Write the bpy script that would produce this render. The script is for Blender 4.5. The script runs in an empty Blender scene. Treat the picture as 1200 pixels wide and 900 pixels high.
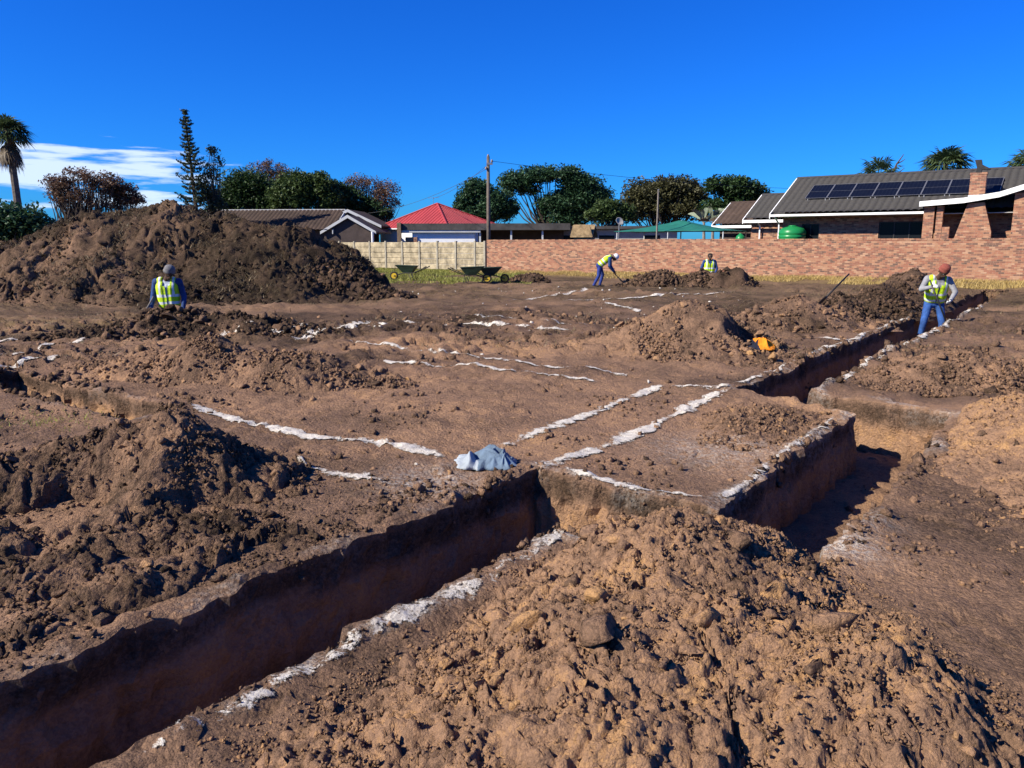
import bpy, bmesh, math, random
import numpy as np
from mathutils import Vector, Matrix

random.seed(7)
rng = np.random.default_rng(11)
R = math.radians
scene = bpy.context.scene
COL = scene.collection

# ------------------------------------------------------------------ camera
EYE = 1.65
FOC = 901.0 / 1200.0            # focal length in picture widths
PITCH = math.atan(165.0 / 901.0)
cam_d = bpy.data.cameras.new('camera')
cam_d.sensor_width = 36.0
cam_d.lens = 36.0 * FOC
cam_d.clip_start = 0.05
cam_d.clip_end = 2000.0
cam = bpy.data.objects.new('camera', cam_d)
cam.location = (0, 0, EYE)
cam.rotation_euler = (R(90) - PITCH, 0, 0)
COL.objects.link(cam)
scene.camera = cam

# ------------------------------------------------------------------ sky, sun, exposure
SUN_EL = 36.0
SUN_AZ = 23.0                   # the sun stands to the left, this far behind the viewer
to_sun = Vector((-math.cos(R(SUN_AZ)) * math.cos(R(SUN_EL)), -math.sin(R(SUN_AZ)) * math.cos(R(SUN_EL)), math.sin(R(SUN_EL))))
world = bpy.data.worlds.new('World')
scene.world = world
world.use_nodes = True
wn = world.node_tree
wn.nodes.clear()
w_out = wn.nodes.new('ShaderNodeOutputWorld')
w_bg = wn.nodes.new('ShaderNodeBackground')
w_sky = wn.nodes.new('ShaderNodeTexSky')
w_sky.sky_type = 'NISHITA'
w_sky.sun_disc = False
w_sky.sun_elevation = R(SUN_EL)
w_sky.sun_rotation = math.atan2(to_sun.x, to_sun.y)
w_sky.altitude = 0
w_sky.air_density = 1.0
w_sky.dust_density = 0.2
w_sky.ozone_density = 3.0
w_bg.inputs['Strength'].default_value = 0.072
w_hsv = wn.nodes.new('ShaderNodeHueSaturation')
w_hsv.inputs['Saturation'].default_value = 1.25
w_hsv.inputs['Value'].default_value = 1.0
wn.links.new(w_sky.outputs[0], w_hsv.inputs['Color'])
# thin low clouds: a stretched noise, kept to a low band of the sky
w_tc = wn.nodes.new('ShaderNodeTexCoord')
w_sep = wn.nodes.new('ShaderNodeSeparateXYZ')
wn.links.new(w_tc.outputs['Generated'], w_sep.inputs[0])
def wmath(op, a, b=None, clamp=False):
    n = wn.nodes.new('ShaderNodeMath'); n.operation = op; n.use_clamp = clamp
    for i, s in enumerate((a, b)):
        if s is None: continue
        if isinstance(s, (int, float)): n.inputs[i].default_value = s
        else: wn.links.new(s, n.inputs[i])
    return n.outputs[0]
def wramp(x, lo, hi):
    n = wn.nodes.new('ShaderNodeMapRange'); n.interpolation_type = 'SMOOTHSTEP'
    n.inputs['From Min'].default_value = lo; n.inputs['From Max'].default_value = hi
    wn.links.new(x, n.inputs['Value'])
    return n.outputs[0]
w_map = wn.nodes.new('ShaderNodeMapping')
w_map.inputs['Scale'].default_value = (9.0, 9.0, 80.0)
w_map.inputs['Location'].default_value = (3.4, 0.9, 2.3)
wn.links.new(w_tc.outputs['Generated'], w_map.inputs[0])
w_noise = wn.nodes.new('ShaderNodeTexNoise')
w_noise.inputs['Scale'].default_value = 1.0
w_noise.inputs['Detail'].default_value = 6.0
w_noise.inputs['Roughness'].default_value = 0.55
wn.links.new(w_map.outputs[0], w_noise.inputs['Vector'])
band = wmath('MULTIPLY', wramp(w_sep.outputs['Z'], 0.0, 0.05), wramp(w_sep.outputs['Z'], 0.175, 0.08))
side = wramp(w_sep.outputs['X'], -0.12, -0.44)      # the cloud bank lies off to the left
thr = wmath('ADD', w_noise.outputs[0], wmath('MULTIPLY', wmath('SUBTRACT', wmath('MULTIPLY', band, side), 1.0), 0.6))
cl = wmath('MULTIPLY', wramp(thr, 0.40, 0.56), 0.75)
w_mix = wn.nodes.new('ShaderNodeMixRGB')
wn.links.new(cl, w_mix.inputs[0])
w_tint = wn.nodes.new('ShaderNodeMixRGB'); w_tint.blend_type = 'MULTIPLY'; w_tint.inputs[0].default_value = 1.0
wn.links.new(w_hsv.outputs[0], w_tint.inputs[1]); w_tint.inputs[2].default_value = (0.09, 0.52, 1.34, 1)      # the deep blue of very clear air
wn.links.new(w_tint.outputs[0], w_mix.inputs[1])
w_mix.inputs[2].default_value = (7.5, 8.6, 10.0, 1)
wn.links.new(w_mix.outputs[0], w_bg.inputs['Color'])
wn.links.new(w_bg.outputs[0], w_out.inputs[0])

sun_d = bpy.data.lights.new('sun', 'SUN')
sun_d.energy = 5.0
sun_d.angle = R(0.5)
sun_d.color = (1.0, 0.92, 0.78)
sun = bpy.data.objects.new('sun', sun_d)
sun.rotation_euler = to_sun.to_track_quat('Z', 'Y').to_euler()
sun.location = to_sun * 60
COL.objects.link(sun)

scene.view_settings.view_transform = 'Standard'
scene.view_settings.look = 'None'
scene.view_settings.gamma = 1.0
scene.view_settings.use_curve_mapping = False
scene.view_settings.exposure = 0.82
scene.cycles.max_bounces = 6
scene.cycles.diffuse_bounces = 1
scene.cycles.use_denoising = True

# ------------------------------------------------------------------ building grid of the site (trenches run along u and v)
CA, SA = math.cos(R(53)), math.sin(R(53))
def xy(u, v): return u * CA + v * SA, u * SA - v * CA
def uv(x, y): return x * CA + y * SA, x * SA - y * CA
def sight(x, y):
    """direction of the line of sight through a point of the 1200x900 photograph"""
    a, b = (x - 600) / 901.0, (y - 450) / 901.0
    return a, math.cos(PITCH) - b * math.sin(PITCH), -math.sin(PITCH) - b * math.cos(PITCH)
def on_ground(x, y, z=0.0):
    d = sight(x, y); t = (z - EYE) / d[2]
    return d[0] * t, d[1] * t
def at(x, y, Y):
    d = sight(x, y); t = Y / d[1]
    return Vector((d[0] * t, Y, EYE + d[2] * t))

# ------------------------------------------------------------------ numpy noise
def _bits(ix, iy, seed):
    with np.errstate(over='ignore'):
        n = ix.astype(np.int64).astype(np.uint32) * np.uint32(374761393) + iy.astype(np.int64).astype(np.uint32) * np.uint32(668265263) + np.uint32((seed * 974634777) & 0xffffffff)
        n = (n ^ (n >> np.uint32(13))) * np.uint32(1274126177)
        n = (n ^ (n >> np.uint32(16))) * np.uint32(2246822519)
        return n ^ (n >> np.uint32(15))
def _h(ix, iy, seed): return (_bits(ix, iy, seed) & np.uint32(0xffffff)) / float(0x1000000)
def vnoise(x, y, seed=0):
    x = np.asarray(x, float); y = np.asarray(y, float)
    ix, iy = np.floor(x), np.floor(y)
    fx, fy = x - ix, y - iy
    fx = fx * fx * fx * (fx * (fx * 6 - 15) + 10); fy = fy * fy * fy * (fy * (fy * 6 - 15) + 10)
    a, b = _h(ix, iy, seed), _h(ix + 1, iy, seed)
    c, d = _h(ix, iy + 1, seed), _h(ix + 1, iy + 1, seed)
    return (a + (b - a) * fx + (c - a) * fy + (a - b - c + d) * fx * fy) * 2 - 1
def fbm(x, y, size, octs, seed=0, gain=0.5):
    s, amp, f = 0.0, 1.0, 1.0 / size
    for o in range(octs):
        c, n = math.cos(0.7 * o + 0.3), math.sin(0.7 * o + 0.3)
        s = s + amp * vnoise((x * c - y * n) * f + 17.3 * o, (x * n + y * c) * f - 9.1 * o, seed + o)
        amp *= gain; f *= 2.03
    return s
def lumps(x, y, cell, seed, density=0.7, rmin=0.22, rmax=0.62):
    """height of broken, tilted lumps about `cell` wide lying on a surface, in metres"""
    x = np.asarray(x, float) / cell; y = np.asarray(y, float) / cell
    wx = x + 0.26 * vnoise(x * 2.3, y * 2.3, seed + 50) + 0.10 * vnoise(x * 5.5, y * 5.5, seed + 52); wy = y + 0.26 * vnoise(x * 2.3 + 40, y * 2.3, seed + 51) + 0.10 * vnoise(x * 5.5, y * 5.5 + 9, seed + 53)
    ix, iy = np.floor(wx), np.floor(wy)
    out = np.zeros_like(x)
    for dx in (-1, 0, 1):
        for dy in (-1, 0, 1):
            jx, jy = ix + dx, iy + dy
            q = _bits(jx, jy, seed)
            h1, h2 = (q & np.uint32(255)) / 255.0, ((q >> np.uint32(8)) & np.uint32(255)) / 255.0
            r = rmin + (rmax - rmin) * ((q >> np.uint32(16)) & np.uint32(31)) / 31.0
            on = ((q >> np.uint32(21)) & np.uint32(63)) / 63.0 < density
            ax, ay = wx - jx - h1, wy - jy - h2
            th = 6.283 * (q >> np.uint32(27)) / 31.0; c, s = np.cos(th), np.sin(th)
            bx, by = np.abs(ax * c + ay * s), np.abs(-ax * s + ay * c) * 1.25
            d = (0.55 * np.maximum(bx, by) + 0.45 * np.sqrt(bx * bx + by * by)) / r
            tilt = 0.75 + 0.55 * (ax * np.cos(th * 3) + ay * np.sin(th * 3)) / r
            out = np.maximum(out, np.where(on & (d < 1), r * np.minimum(1, (1 - d) * 2.4) ** 0.8 * tilt, 0))
    return out * cell * 0.8
def crumble(x, y, cell, seed):
    """packed broken crumbs about `cell` wide: every crumb has its own height and tilt, with cracks between"""
    x = np.asarray(x, float) / cell; y = np.asarray(y, float) / cell
    wx = x + 0.30 * vnoise(x * 1.9, y * 1.9, seed + 50) + 0.13 * vnoise(x * 4.7, y * 4.7, seed + 52); wy = y + 0.30 * vnoise(x * 1.9 + 40, y * 1.9, seed + 51) + 0.13 * vnoise(x * 4.7, y * 4.7 + 9, seed + 53)
    ix, iy = np.floor(wx), np.floor(wy)
    best = np.full(x.shape, 9.0); second = np.full(x.shape, 9.0); hh = np.zeros(x.shape)
    for dx in (-1, 0, 1):
        for dy in (-1, 0, 1):
            jx, jy = ix + dx, iy + dy
            q = _bits(jx, jy, seed)
            ax = wx - jx - (q & np.uint32(255)) / 255.0; ay = wy - jy - ((q >> np.uint32(8)) & np.uint32(255)) / 255.0
            d = np.sqrt(ax * ax + ay * ay)
            rnd = ((q >> np.uint32(16)) & np.uint32(255)) / 255.0; th = 6.283 * (q >> np.uint32(24)) / 255.0
            h = rnd * rnd * 0.75 + 0.45 * (ax * np.cos(th) + ay * np.sin(th)) + 0.35 * (1 - d)
            nearer = d < best
            second = np.where(nearer, best, np.minimum(second, d))
            hh = np.where(nearer, h, hh); best = np.where(nearer, d, best)
    crack = np.minimum(1, (second - best) * 5.0)
    return (hh - 0.28 * (1 - crack)) * cell
def where_only(mask, fn, x, y, *k, **kw):
    """evaluate a costly field only where it is needed"""
    out = np.zeros(np.shape(x)); out[mask] = fn(x[mask], y[mask], *k, **kw)
    return out
def sstep(x, a, b):
    t = np.clip((x - a) / (b - a), 0, 1)
    return t * t * (3 - 2 * t)

# ------------------------------------------------------------------ materials
MATS = {}
def _ng(name):
    m = bpy.data.materials.new(name); m.use_nodes = True
    nt = m.node_tree
    return m, nt, nt.nodes['Principled BSDF']
def _noise(nt, scale, detail=4, rough=0.6, vec=None):
    n = nt.nodes.new('ShaderNodeTexNoise')
    n.inputs['Scale'].default_value = scale; n.inputs['Detail'].default_value = detail; n.inputs['Roughness'].default_value = rough
    if vec is not None: nt.links.new(vec, n.inputs['Vector'])
    return n.outputs[0]
def _ramp(nt, fac, stops):
    r = nt.nodes.new('ShaderNodeValToRGB')
    e = r.color_ramp.elements
    while len(e) < len(stops): e.new(0.5)
    for el, (p, c) in zip(e, stops):
        el.position = p; el.color = (*c, 1)
    nt.links.new(fac, r.inputs[0])
    return r.outputs[0]
def _m(nt, op, a, b=None, clamp=False):
    n = nt.nodes.new('ShaderNodeMath'); n.operation = op; n.use_clamp = clamp
    for i, s in enumerate((a, b)):
        if s is None: continue
        if isinstance(s, (int, float)): n.inputs[i].default_value = s
        else: nt.links.new(s, n.inputs[i])
    return n.outputs[0]
def _mix(nt, fac, a, b, mode='MIX'):
    n = nt.nodes.new('ShaderNodeMixRGB'); n.blend_type = mode
    for i, s in enumerate((fac, a, b)):
        if isinstance(s, (int, float)): n.inputs[i].default_value = s
        elif isinstance(s, tuple): n.inputs[i].default_value = (*s, 1)
        else: nt.links.new(s, n.inputs[i])
    return n.outputs[0]
def _bump(nt, bsdf, h, strength, dist):
    b = nt.nodes.new('ShaderNodeBump'); b.inputs['Strength'].default_value = strength; b.inputs['Distance'].default_value = dist
    nt.links.new(h, b.inputs['Height']); nt.links.new(b.outputs[0], bsdf.inputs['Normal'])
def _coord(nt, kind='Object'):
    return nt.nodes.new('ShaderNodeTexCoord').outputs[kind]

def mat(name, col, rough=0.7, var=0.12, scale=3.0, bump=0.0, bscale=20.0, metal=0.0, spec=0.3):
    """plain painted / cast surface with blotchy wear and fine relief"""
    if name in MATS: return MATS[name]
    m, nt, b = _ng(name)
    co = _coord(nt)
    n = _noise(nt, scale, 5, 0.65, co)
    lo = tuple(max(0, c * (1 - var * 2)) for c in col); hi = tuple(min(1, c * (1 + var)) for c in col)
    nt.links.new(_ramp(nt, n, [(0.3, lo), (0.7, hi)]), b.inputs['Base Color'])
    b.inputs['Roughness'].default_value = rough; b.inputs['Metallic'].default_value = metal
    b.inputs['Specular IOR Level'].default_value = spec
    if bump: _bump(nt, b, _noise(nt, bscale, 4, 0.6, co), bump, 0.02)
    MATS[name] = m
    return m

SOIL_STOPS = [(0.0, (0.026, 0.018, 0.012)), (0.25, (0.085, 0.054, 0.035)), (0.5, (0.185, 0.113, 0.072)), (0.75, (0.300, 0.178, 0.106)), (1.0, (0.43, 0.245, 0.110))]
def soil(name, use_attr=True, base=0.5, grass=False):
    m, nt, b = _ng(name)
    co = nt.nodes.new('ShaderNodeNewGeometry').outputs['Position']
    def cells(scale):
        v = nt.nodes.new('ShaderNodeTexVoronoi'); v.inputs['Scale'].default_value = scale
        nt.links.new(co, v.inputs['Vector'])
        sp = nt.nodes.new('ShaderNodeSeparateColor'); nt.links.new(v.outputs['Color'], sp.inputs[0])
        return sp.outputs[0], v.outputs['Distance']
    c1, d1 = cells(42); c2, d2 = cells(115)
    big = _noise(nt, 1.3, 4, 0.6, co); mid = _noise(nt, 9.0, 5, 0.65, co); fine = _noise(nt, 70.0, 4, 0.7, co)
    if use_attr:
        a = nt.nodes.new('ShaderNodeAttribute'); a.attribute_name = 'tint'
        t = a.outputs['Fac']
    else:
        oi = nt.nodes.new('ShaderNodeObjectInfo')
        t = _m(nt, 'ADD', _m(nt, 'MULTIPLY', _m(nt, 'SUBTRACT', oi.outputs['Random'], 0.5), 0.45), base)
    s = _m(nt, 'ADD', t, _m(nt, 'MULTIPLY', _m(nt, 'SUBTRACT', big, 0.5), 0.45))
    s = _m(nt, 'ADD', s, _m(nt, 'MULTIPLY', _m(nt, 'SUBTRACT', mid, 0.5), 0.40))
    s = _m(nt, 'ADD', s, _m(nt, 'MULTIPLY', _m(nt, 'SUBTRACT', c1, 0.5), 0.16))
    s = _m(nt, 'ADD', s, _m(nt, 'MULTIPLY', _m(nt, 'SUBTRACT', c2, 0.5), 0.14))
    s = _m(nt, 'ADD', s, _m(nt, 'MULTIPLY', _m(nt, 'SUBTRACT', fine, 0.5), 0.30), True)
    c = _ramp(nt, s, SOIL_STOPS)
    if use_attr:
        g = nt.nodes.new('ShaderNodeAttribute'); g.attribute_name = 'dust'
        dn = _m(nt, 'MULTIPLY', g.outputs['Fac'], _ramp(nt, _noise(nt, 24, 5, 0.75, co), [(0.42, (0, 0, 0)), (0.62, (1, 1, 1))]), True)
        c = _mix(nt, dn, c, (0.55, 0.51, 0.45))
        v = nt.nodes.new('ShaderNodeAttribute'); v.attribute_name = 'straw'
        vn = _m(nt, 'MULTIPLY', v.outputs['Fac'], _ramp(nt, _noise(nt, 5, 6, 0.75, co), [(0.40, (0, 0, 0)), (0.62, (1, 1, 1))]), True)
        c = _mix(nt, vn, c, (0.24, 0.17, 0.075))
    nt.links.new(c, b.inputs['Base Color'])
    b.inputs['Roughness'].default_value = 0.95
    b.inputs['Specular IOR Level'].default_value = 0.1
    h = _m(nt, 'SUBTRACT', _m(nt, 'MULTIPLY', c1, 0.45), _m(nt, 'MULTIPLY', d1, 0.45))
    h = _m(nt, 'ADD', h, _m(nt, 'SUBTRACT', _m(nt, 'MULTIPLY', c2, 0.22), _m(nt, 'MULTIPLY', d2, 0.22)))
    h = _m(nt, 'ADD', h, _m(nt, 'MULTIPLY', _noise(nt, 26, 8, 0.75, co), 0.9))
    _bump(nt, b, h, 1.0, 0.021)
    MATS[name] = m
    return m
soil('soil')
soil('clod_dark', False, 0.28); soil('clod_mid', False, 0.60); soil('clod_orange', False, 0.85)

def lime_mat():
    for name in ('lime', 'lime_spread'):
        m, nt, b = _ng(name + '_powder')
        co = _coord(nt)
        nt.links.new(_ramp(nt, _noise(nt, 22, 6, 0.75, co), [(0.30, (0.36, 0.29, 0.22)), (0.5, (0.56, 0.51, 0.43)), (0.8, (0.72, 0.69, 0.62))]), b.inputs['Base Color'])
        b.inputs['Roughness'].default_value = 0.95
        _bump(nt, b, _noise(nt, 60, 5, 0.7, co), 0.8, 0.02)
        if name == 'lime_spread':      # thin scattered powder lets the soil show between its grains
            at_ = nt.nodes.new('ShaderNodeAttribute'); at_.attribute_name = 'cover'
            g = _m(nt, 'ADD', _m(nt, 'MULTIPLY', _m(nt, 'SUBTRACT', _noise(nt, 55, 6, 0.85, co), 0.5), 3.0), at_.outputs['Fac'])
            g = _m(nt, 'ADD', g, _m(nt, 'MULTIPLY', _m(nt, 'SUBTRACT', _noise(nt, 16, 4, 0.7, co), 0.5), 3.4))
            mr = nt.nodes.new('ShaderNodeMapRange'); mr.interpolation_type = 'SMOOTHSTEP'
            mr.inputs['From Min'].default_value = 0.28; mr.inputs['From Max'].default_value = 0.72
            nt.links.new(g, mr.inputs['Value']); nt.links.new(mr.outputs[0], b.inputs['Alpha'])
        MATS[name] = m
lime_mat()

def brick_mat(name, warm=1.0, su=0.205, sv=0.072):
    """face brick in running bond; local x+y runs along the wall, z up"""
    m, nt, b = _ng(name)
    co = _coord(nt)
    sp = nt.nodes.new('ShaderNodeSeparateXYZ'); nt.links.new(co, sp.inputs[0])
    cx = nt.nodes.new('ShaderNodeCombineXYZ')
    nt.links.new(_m(nt, 'ADD', sp.outputs[0], sp.outputs[1]), cx.inputs[0]); nt.links.new(sp.outputs[2], cx.inputs[1])
    br = nt.nodes.new('ShaderNodeTexBrick')
    br.inputs['Scale'].default_value = 1.0; br.inputs['Brick Width'].default_value = su; br.inputs['Row Height'].default_value = sv
    br.inputs['Mortar Size'].default_value = 0.006; br.inputs['Mortar Smooth'].default_value = 0.2
    br.inputs['Color1'].default_value = (0, 0, 0, 1); br.inputs['Color2'].default_value = (1, 1, 1, 1); br.inputs['Mortar'].default_value = (0.5, 0.5, 0.5, 1)
    nt.links.new(cx.outputs[0], br.inputs['Vector'])
    bw = nt.nodes.new('ShaderNodeRGBToBW'); nt.links.new(br.outputs['Color'], bw.inputs[0])
    n1 = _noise(nt, 0.9, 4, 0.7, co)
    t = _m(nt, 'ADD', _m(nt, 'MULTIPLY', bw.outputs[0], 0.95), _m(nt, 'MULTIPLY', _m(nt, 'SUBTRACT', n1, 0.42), 0.5), True)
    c = _ramp(nt, t, [(0.0, (0.05, 0.04, 0.034)), (0.2, (0.13, 0.062, 0.042)), (0.38, (0.27, 0.09, 0.050)), (0.58, (0.33, 0.14, 0.075)), (0.80, (0.37, 0.19, 0.10)), (1.0, (0.46, 0.275, 0.165))])
    c = _mix(nt, br.outputs['Fac'], c, (0.33, 0.205, 0.14))
    c = _mix(nt, 0.3, c, _ramp(nt, _noise(nt, 7, 4, 0.75, co), [(0.35, (0.10, 0.055, 0.04)), (0.7, (0.46, 0.25, 0.15))]))
    nt.links.new(c, b.inputs['Base Color'])
    b.inputs['Roughness'].default_value = 0.9
    _bump(nt, b, _m(nt, 'SUBTRACT', _noise(nt, 30, 3, 0.6, co), br.outputs['Fac']), 0.6, 0.008)
    MATS[name] = m
brick_mat('face_brick')

def leaf_mat(name, dark, light, trans=0.25, scale=0.9):
    m, nt, b = _ng(name)
    a = nt.nodes.new('ShaderNodeAttribute'); a.attribute_name = 'tint'
    co = _coord(nt)
    s = _m(nt, 'ADD', _m(nt, 'MULTIPLY', a.outputs['Fac'], 0.7), _m(nt, 'MULTIPLY', _noise(nt, scale, 3, 0.6, co), 0.4), True)
    c = _ramp(nt, s, [(0.1, dark), (0.85, light)])
    nt.links.new(c, b.inputs['Base Color'])
    b.inputs['Roughness'].default_value = 0.55; b.inputs['Specular IOR Level'].default_value = 0.25
    tr = nt.nodes.new('ShaderNodeBsdfTranslucent'); nt.links.new(c, tr.inputs[0])
    mx = nt.nodes.new('ShaderNodeMixShader'); mx.inputs[0].default_value = trans
    nt.links.new(b.outputs[0], mx.inputs[1]); nt.links.new(tr.outputs[0], mx.inputs[2])
    nt.links.new(mx.outputs[0], nt.nodes['Material Output'].inputs[0])
    MATS[name] = m
leaf_mat('leaf_dark', (0.012, 0.030, 0.010), (0.045, 0.085, 0.025))
leaf_mat('leaf_deep', (0.013, 0.034, 0.016), (0.048, 0.105, 0.045))
leaf_mat('leaf_mid', (0.022, 0.045, 0.014), (0.085, 0.125, 0.036))
leaf_mat('leaf_olive', (0.032, 0.036, 0.014), (0.105, 0.100, 0.042))
leaf_mat('leaf_brown', (0.060, 0.036, 0.024), (0.185, 0.110, 0.070))
leaf_mat('leaf_pine', (0.018, 0.034, 0.018), (0.070, 0.090, 0.045))
leaf_mat('leaf_palm', (0.020, 0.040, 0.014), (0.085, 0.120, 0.045))
leaf_mat('leaf_dead', (0.070, 0.050, 0.030), (0.17, 0.125, 0.075))
leaf_mat('grass_green', (0.09, 0.11, 0.018), (0.34, 0.34, 0.075), 0.3, 0.5)
leaf_mat('grass_dry', (0.26, 0.18, 0.06), (0.58, 0.43, 0.16), 0.3, 0.5)
leaf_mat('root_fibre', (0.040, 0.030, 0.016), (0.20, 0.145, 0.075), 0.1, 0.5)
mat('bark', (0.085, 0.065, 0.05), 0.9, 0.25, 4, 0.6, 12)
mat('bark_pale', (0.21, 0.185, 0.155), 0.9, 0.2, 4, 0.5, 12)
mat('palm_bark', (0.14, 0.115, 0.09), 0.9, 0.25, 6, 0.7, 14)
mat('precast', (0.37, 0.31, 0.20), 0.9, 0.34, 2.2, 0.5, 18)
mat('precast_post', (0.33, 0.30, 0.23), 0.9, 0.2, 3.0, 0.4, 18)
mat('white_paint', (0.78, 0.78, 0.76), 0.6, 0.05, 2.0)
mat('grey_paint', (0.52, 0.53, 0.52), 0.7, 0.08, 2.0)
mat('render_grey', (0.33, 0.31, 0.28), 0.9, 0.1, 2.0)
mat('soffit', (0.40, 0.40, 0.39), 0.8, 0.08, 2.0)
mat('roof_tile', (0.042, 0.039, 0.037), 0.75, 0.14, 9.0, 0.4, 40)
mat('roof_brown', (0.062, 0.040, 0.030), 0.85, 0.2, 1.2, 0.3, 30)
mat('roof_red', (0.33, 0.042, 0.045), 0.55, 0.1, 0.8)
mat('roof_sheet', (0.075, 0.068, 0.062), 0.8, 0.25, 1.5, 0.3, 20)
mat('dark_wall', (0.075, 0.055, 0.048), 0.9, 0.2, 1.5, 0.3, 20)
mat('wood', (0.20, 0.14, 0.085), 0.8, 0.25, 3.0, 0.4, 25)
mat('pole_wood', (0.13, 0.105, 0.085), 0.85, 0.2, 5.0, 0.4, 25)
mat('shade_net', (0.012, 0.13, 0.095), 0.75, 0.15, 2.0, 0.2, 60)
mat('tank_green', (0.012, 0.20, 0.055), 0.35, 0.1, 2.0)
mat('barrow_green', (0.022, 0.045, 0.028), 0.5, 0.3, 9.0, 0.2, 40)
mat('yellow_paint', (0.62, 0.42, 0.03), 0.5, 0.2, 9.0)
mat('rubber', (0.02, 0.02, 0.02), 0.8, 0.1, 9.0)
mat('steel_dark', (0.035, 0.034, 0.033), 0.5, 0.2, 9.0, metal=0.4)
mat('steel_grey', (0.30, 0.30, 0.30), 0.45, 0.15, 9.0, metal=0.6)
mat('alloy', (0.62, 0.63, 0.65), 0.4, 0.05, 9.0, metal=0.5)
mat('insulator', (0.25, 0.20, 0.17), 0.4, 0.1, 9.0)
mat('curtain', (0.018, 0.024, 0.040), 0.9, 0.2, 5.0)
mat('thatch', (0.30, 0.21, 0.11), 0.9, 0.3, 5.0, 0.6, 40)
mat('skin_tone', (0.075, 0.040, 0.026), 0.55, 0.1, 9.0)
mat('denim', (0.028, 0.085, 0.27), 0.85, 0.25, 9.0, 0.5, 25)
mat('overall_blue', (0.022, 0.045, 0.22), 0.85, 0.25, 9.0, 0.5, 25)
mat('jacket_blue', (0.020, 0.055, 0.17), 0.85, 0.25, 9.0, 0.5, 25)
mat('sleeve_grey', (0.25, 0.25, 0.26), 0.85, 0.15, 9.0, 0.5, 25)
mat('shirt_pale', (0.50, 0.55, 0.60), 0.85, 0.15, 9.0, 0.5, 25)
mat('glove', (0.55, 0.55, 0.53), 0.85, 0.15, 20.0, 0.4, 40)
mat('boot', (0.03, 0.025, 0.02), 0.7, 0.2, 20.0)
mat('beanie_grey', (0.17, 0.165, 0.165), 0.95, 0.15, 30.0, 0.5, 90)
mat('beanie_red', (0.24, 0.065, 0.045), 0.95, 0.15, 30.0, 0.5, 90)
mat('hair_black', (0.015, 0.013, 0.012), 0.9, 0.1, 30.0)
mat('hat_white', (0.80, 0.80, 0.79), 0.35, 0.04, 9.0)
mat('hi_vis', (0.50, 0.72, 0.015), 0.7, 0.15, 6.0, 0.5, 18)
mat('hi_vis_band', (0.66, 0.68, 0.66), 0.4, 0.05, 20.0)
mat('cloth_blue', (0.115, 0.165, 0.225), 0.9, 0.18, 8.0, 0.4, 60)
mat('cloth_pale', (0.32, 0.36, 0.39), 0.9, 0.12, 8.0, 0.4, 60)
mat('cloth_orange', (0.75, 0.235, 0.012), 0.85, 0.15, 8.0, 0.4, 60)
mat('cloth_navy', (0.012, 0.014, 0.030), 0.9, 0.15, 8.0, 0.4, 60)
mat('leaf_silver', (0.20, 0.235, 0.15), 0.6, 0.25, 3.0)
mat('wire', (0.05, 0.05, 0.05), 0.7, 0.05, 3.0)

def glass_mat():
    m, nt, b = _ng('window_glass')
    b.inputs['Base Color'].default_value = (0.010, 0.012, 0.015, 1); b.inputs['Roughness'].default_value = 0.12; b.inputs['Specular IOR Level'].default_value = 0.06
    co = _coord(nt); _bump(nt, b, _noise(nt, 1.5, 2, 0.5, co), 0.05, 0.02)
    MATS['glass'] = m
    m, nt, b = _ng('solar_cells')
    co = _coord(nt)
    sp = nt.nodes.new('ShaderNodeSeparateXYZ'); nt.links.new(co, sp.inputs[0])
    def line(o, per, w):
        f = _m(nt, 'FRACT', _m(nt, 'DIVIDE', o, per))
        return _m(nt, 'LESS_THAN', f, w)
    g = _m(nt, 'MAXIMUM', line(sp.outputs[0], 0.163, 0.06), line(sp.outputs[1], 0.163, 0.06))
    nt.links.new(_mix(nt, g, (0.004, 0.005, 0.010), (0.022, 0.026, 0.034)), b.inputs['Base Color'])
    b.inputs['Roughness'].default_value = 0.35; b.inputs['Specular IOR Level'].default_value = 0.08
    MATS['solar'] = m
glass_mat()

# ------------------------------------------------------------------ mesh helpers
def link(o, parent=None):
    COL.objects.link(o)
    if parent is not None: o.parent = parent
    return o
def tag(o, label=None, cat=None, group=None, kind=None):
    if label: o['label'] = label
    if cat: o['category'] = cat
    if group: o['group'] = group
    if kind: o['kind'] = kind
    return o
def thing(name, label, cat, loc=(0, 0, 0), rz=0.0, group=None):
    o = bpy.data.objects.new(name, None)
    o.empty_display_size = 0.3
    o.location = loc; o.rotation_euler = (0, 0, R(rz))
    link(o)
    return tag(o, label, cat, group)
def np_mesh(name, V, F, material, parent=None, smooth=False, attrs=None):
    """V (n,3), F (m,3) or (m,4) index array"""
    me = bpy.data.meshes.new(name)
    V = np.ascontiguousarray(V, np.float32); F = np.ascontiguousarray(F, np.int32)
    k = F.shape[1]
    me.vertices.add(len(V)); me.vertices.foreach_set('co', V.ravel())
    me.loops.add(F.size); me.loops.foreach_set('vertex_index', F.ravel())
    me.polygons.add(len(F)); me.polygons.foreach_set('loop_start', np.arange(0, F.size, k, dtype=np.int32))
    if smooth is not False: me.polygons.foreach_set('use_smooth', np.ones(len(F), bool) if smooth is True else smooth)
    for an, arr in (attrs or {}).items():
        at_ = me.attributes.new(an, 'FLOAT', 'POINT')
        at_.data.foreach_set('value', np.ascontiguousarray(arr, np.float32))
    me.update(calc_edges=True)
    me.materials.append(MATS[material])
    return link(bpy.data.objects.new(name, me), parent)
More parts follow.
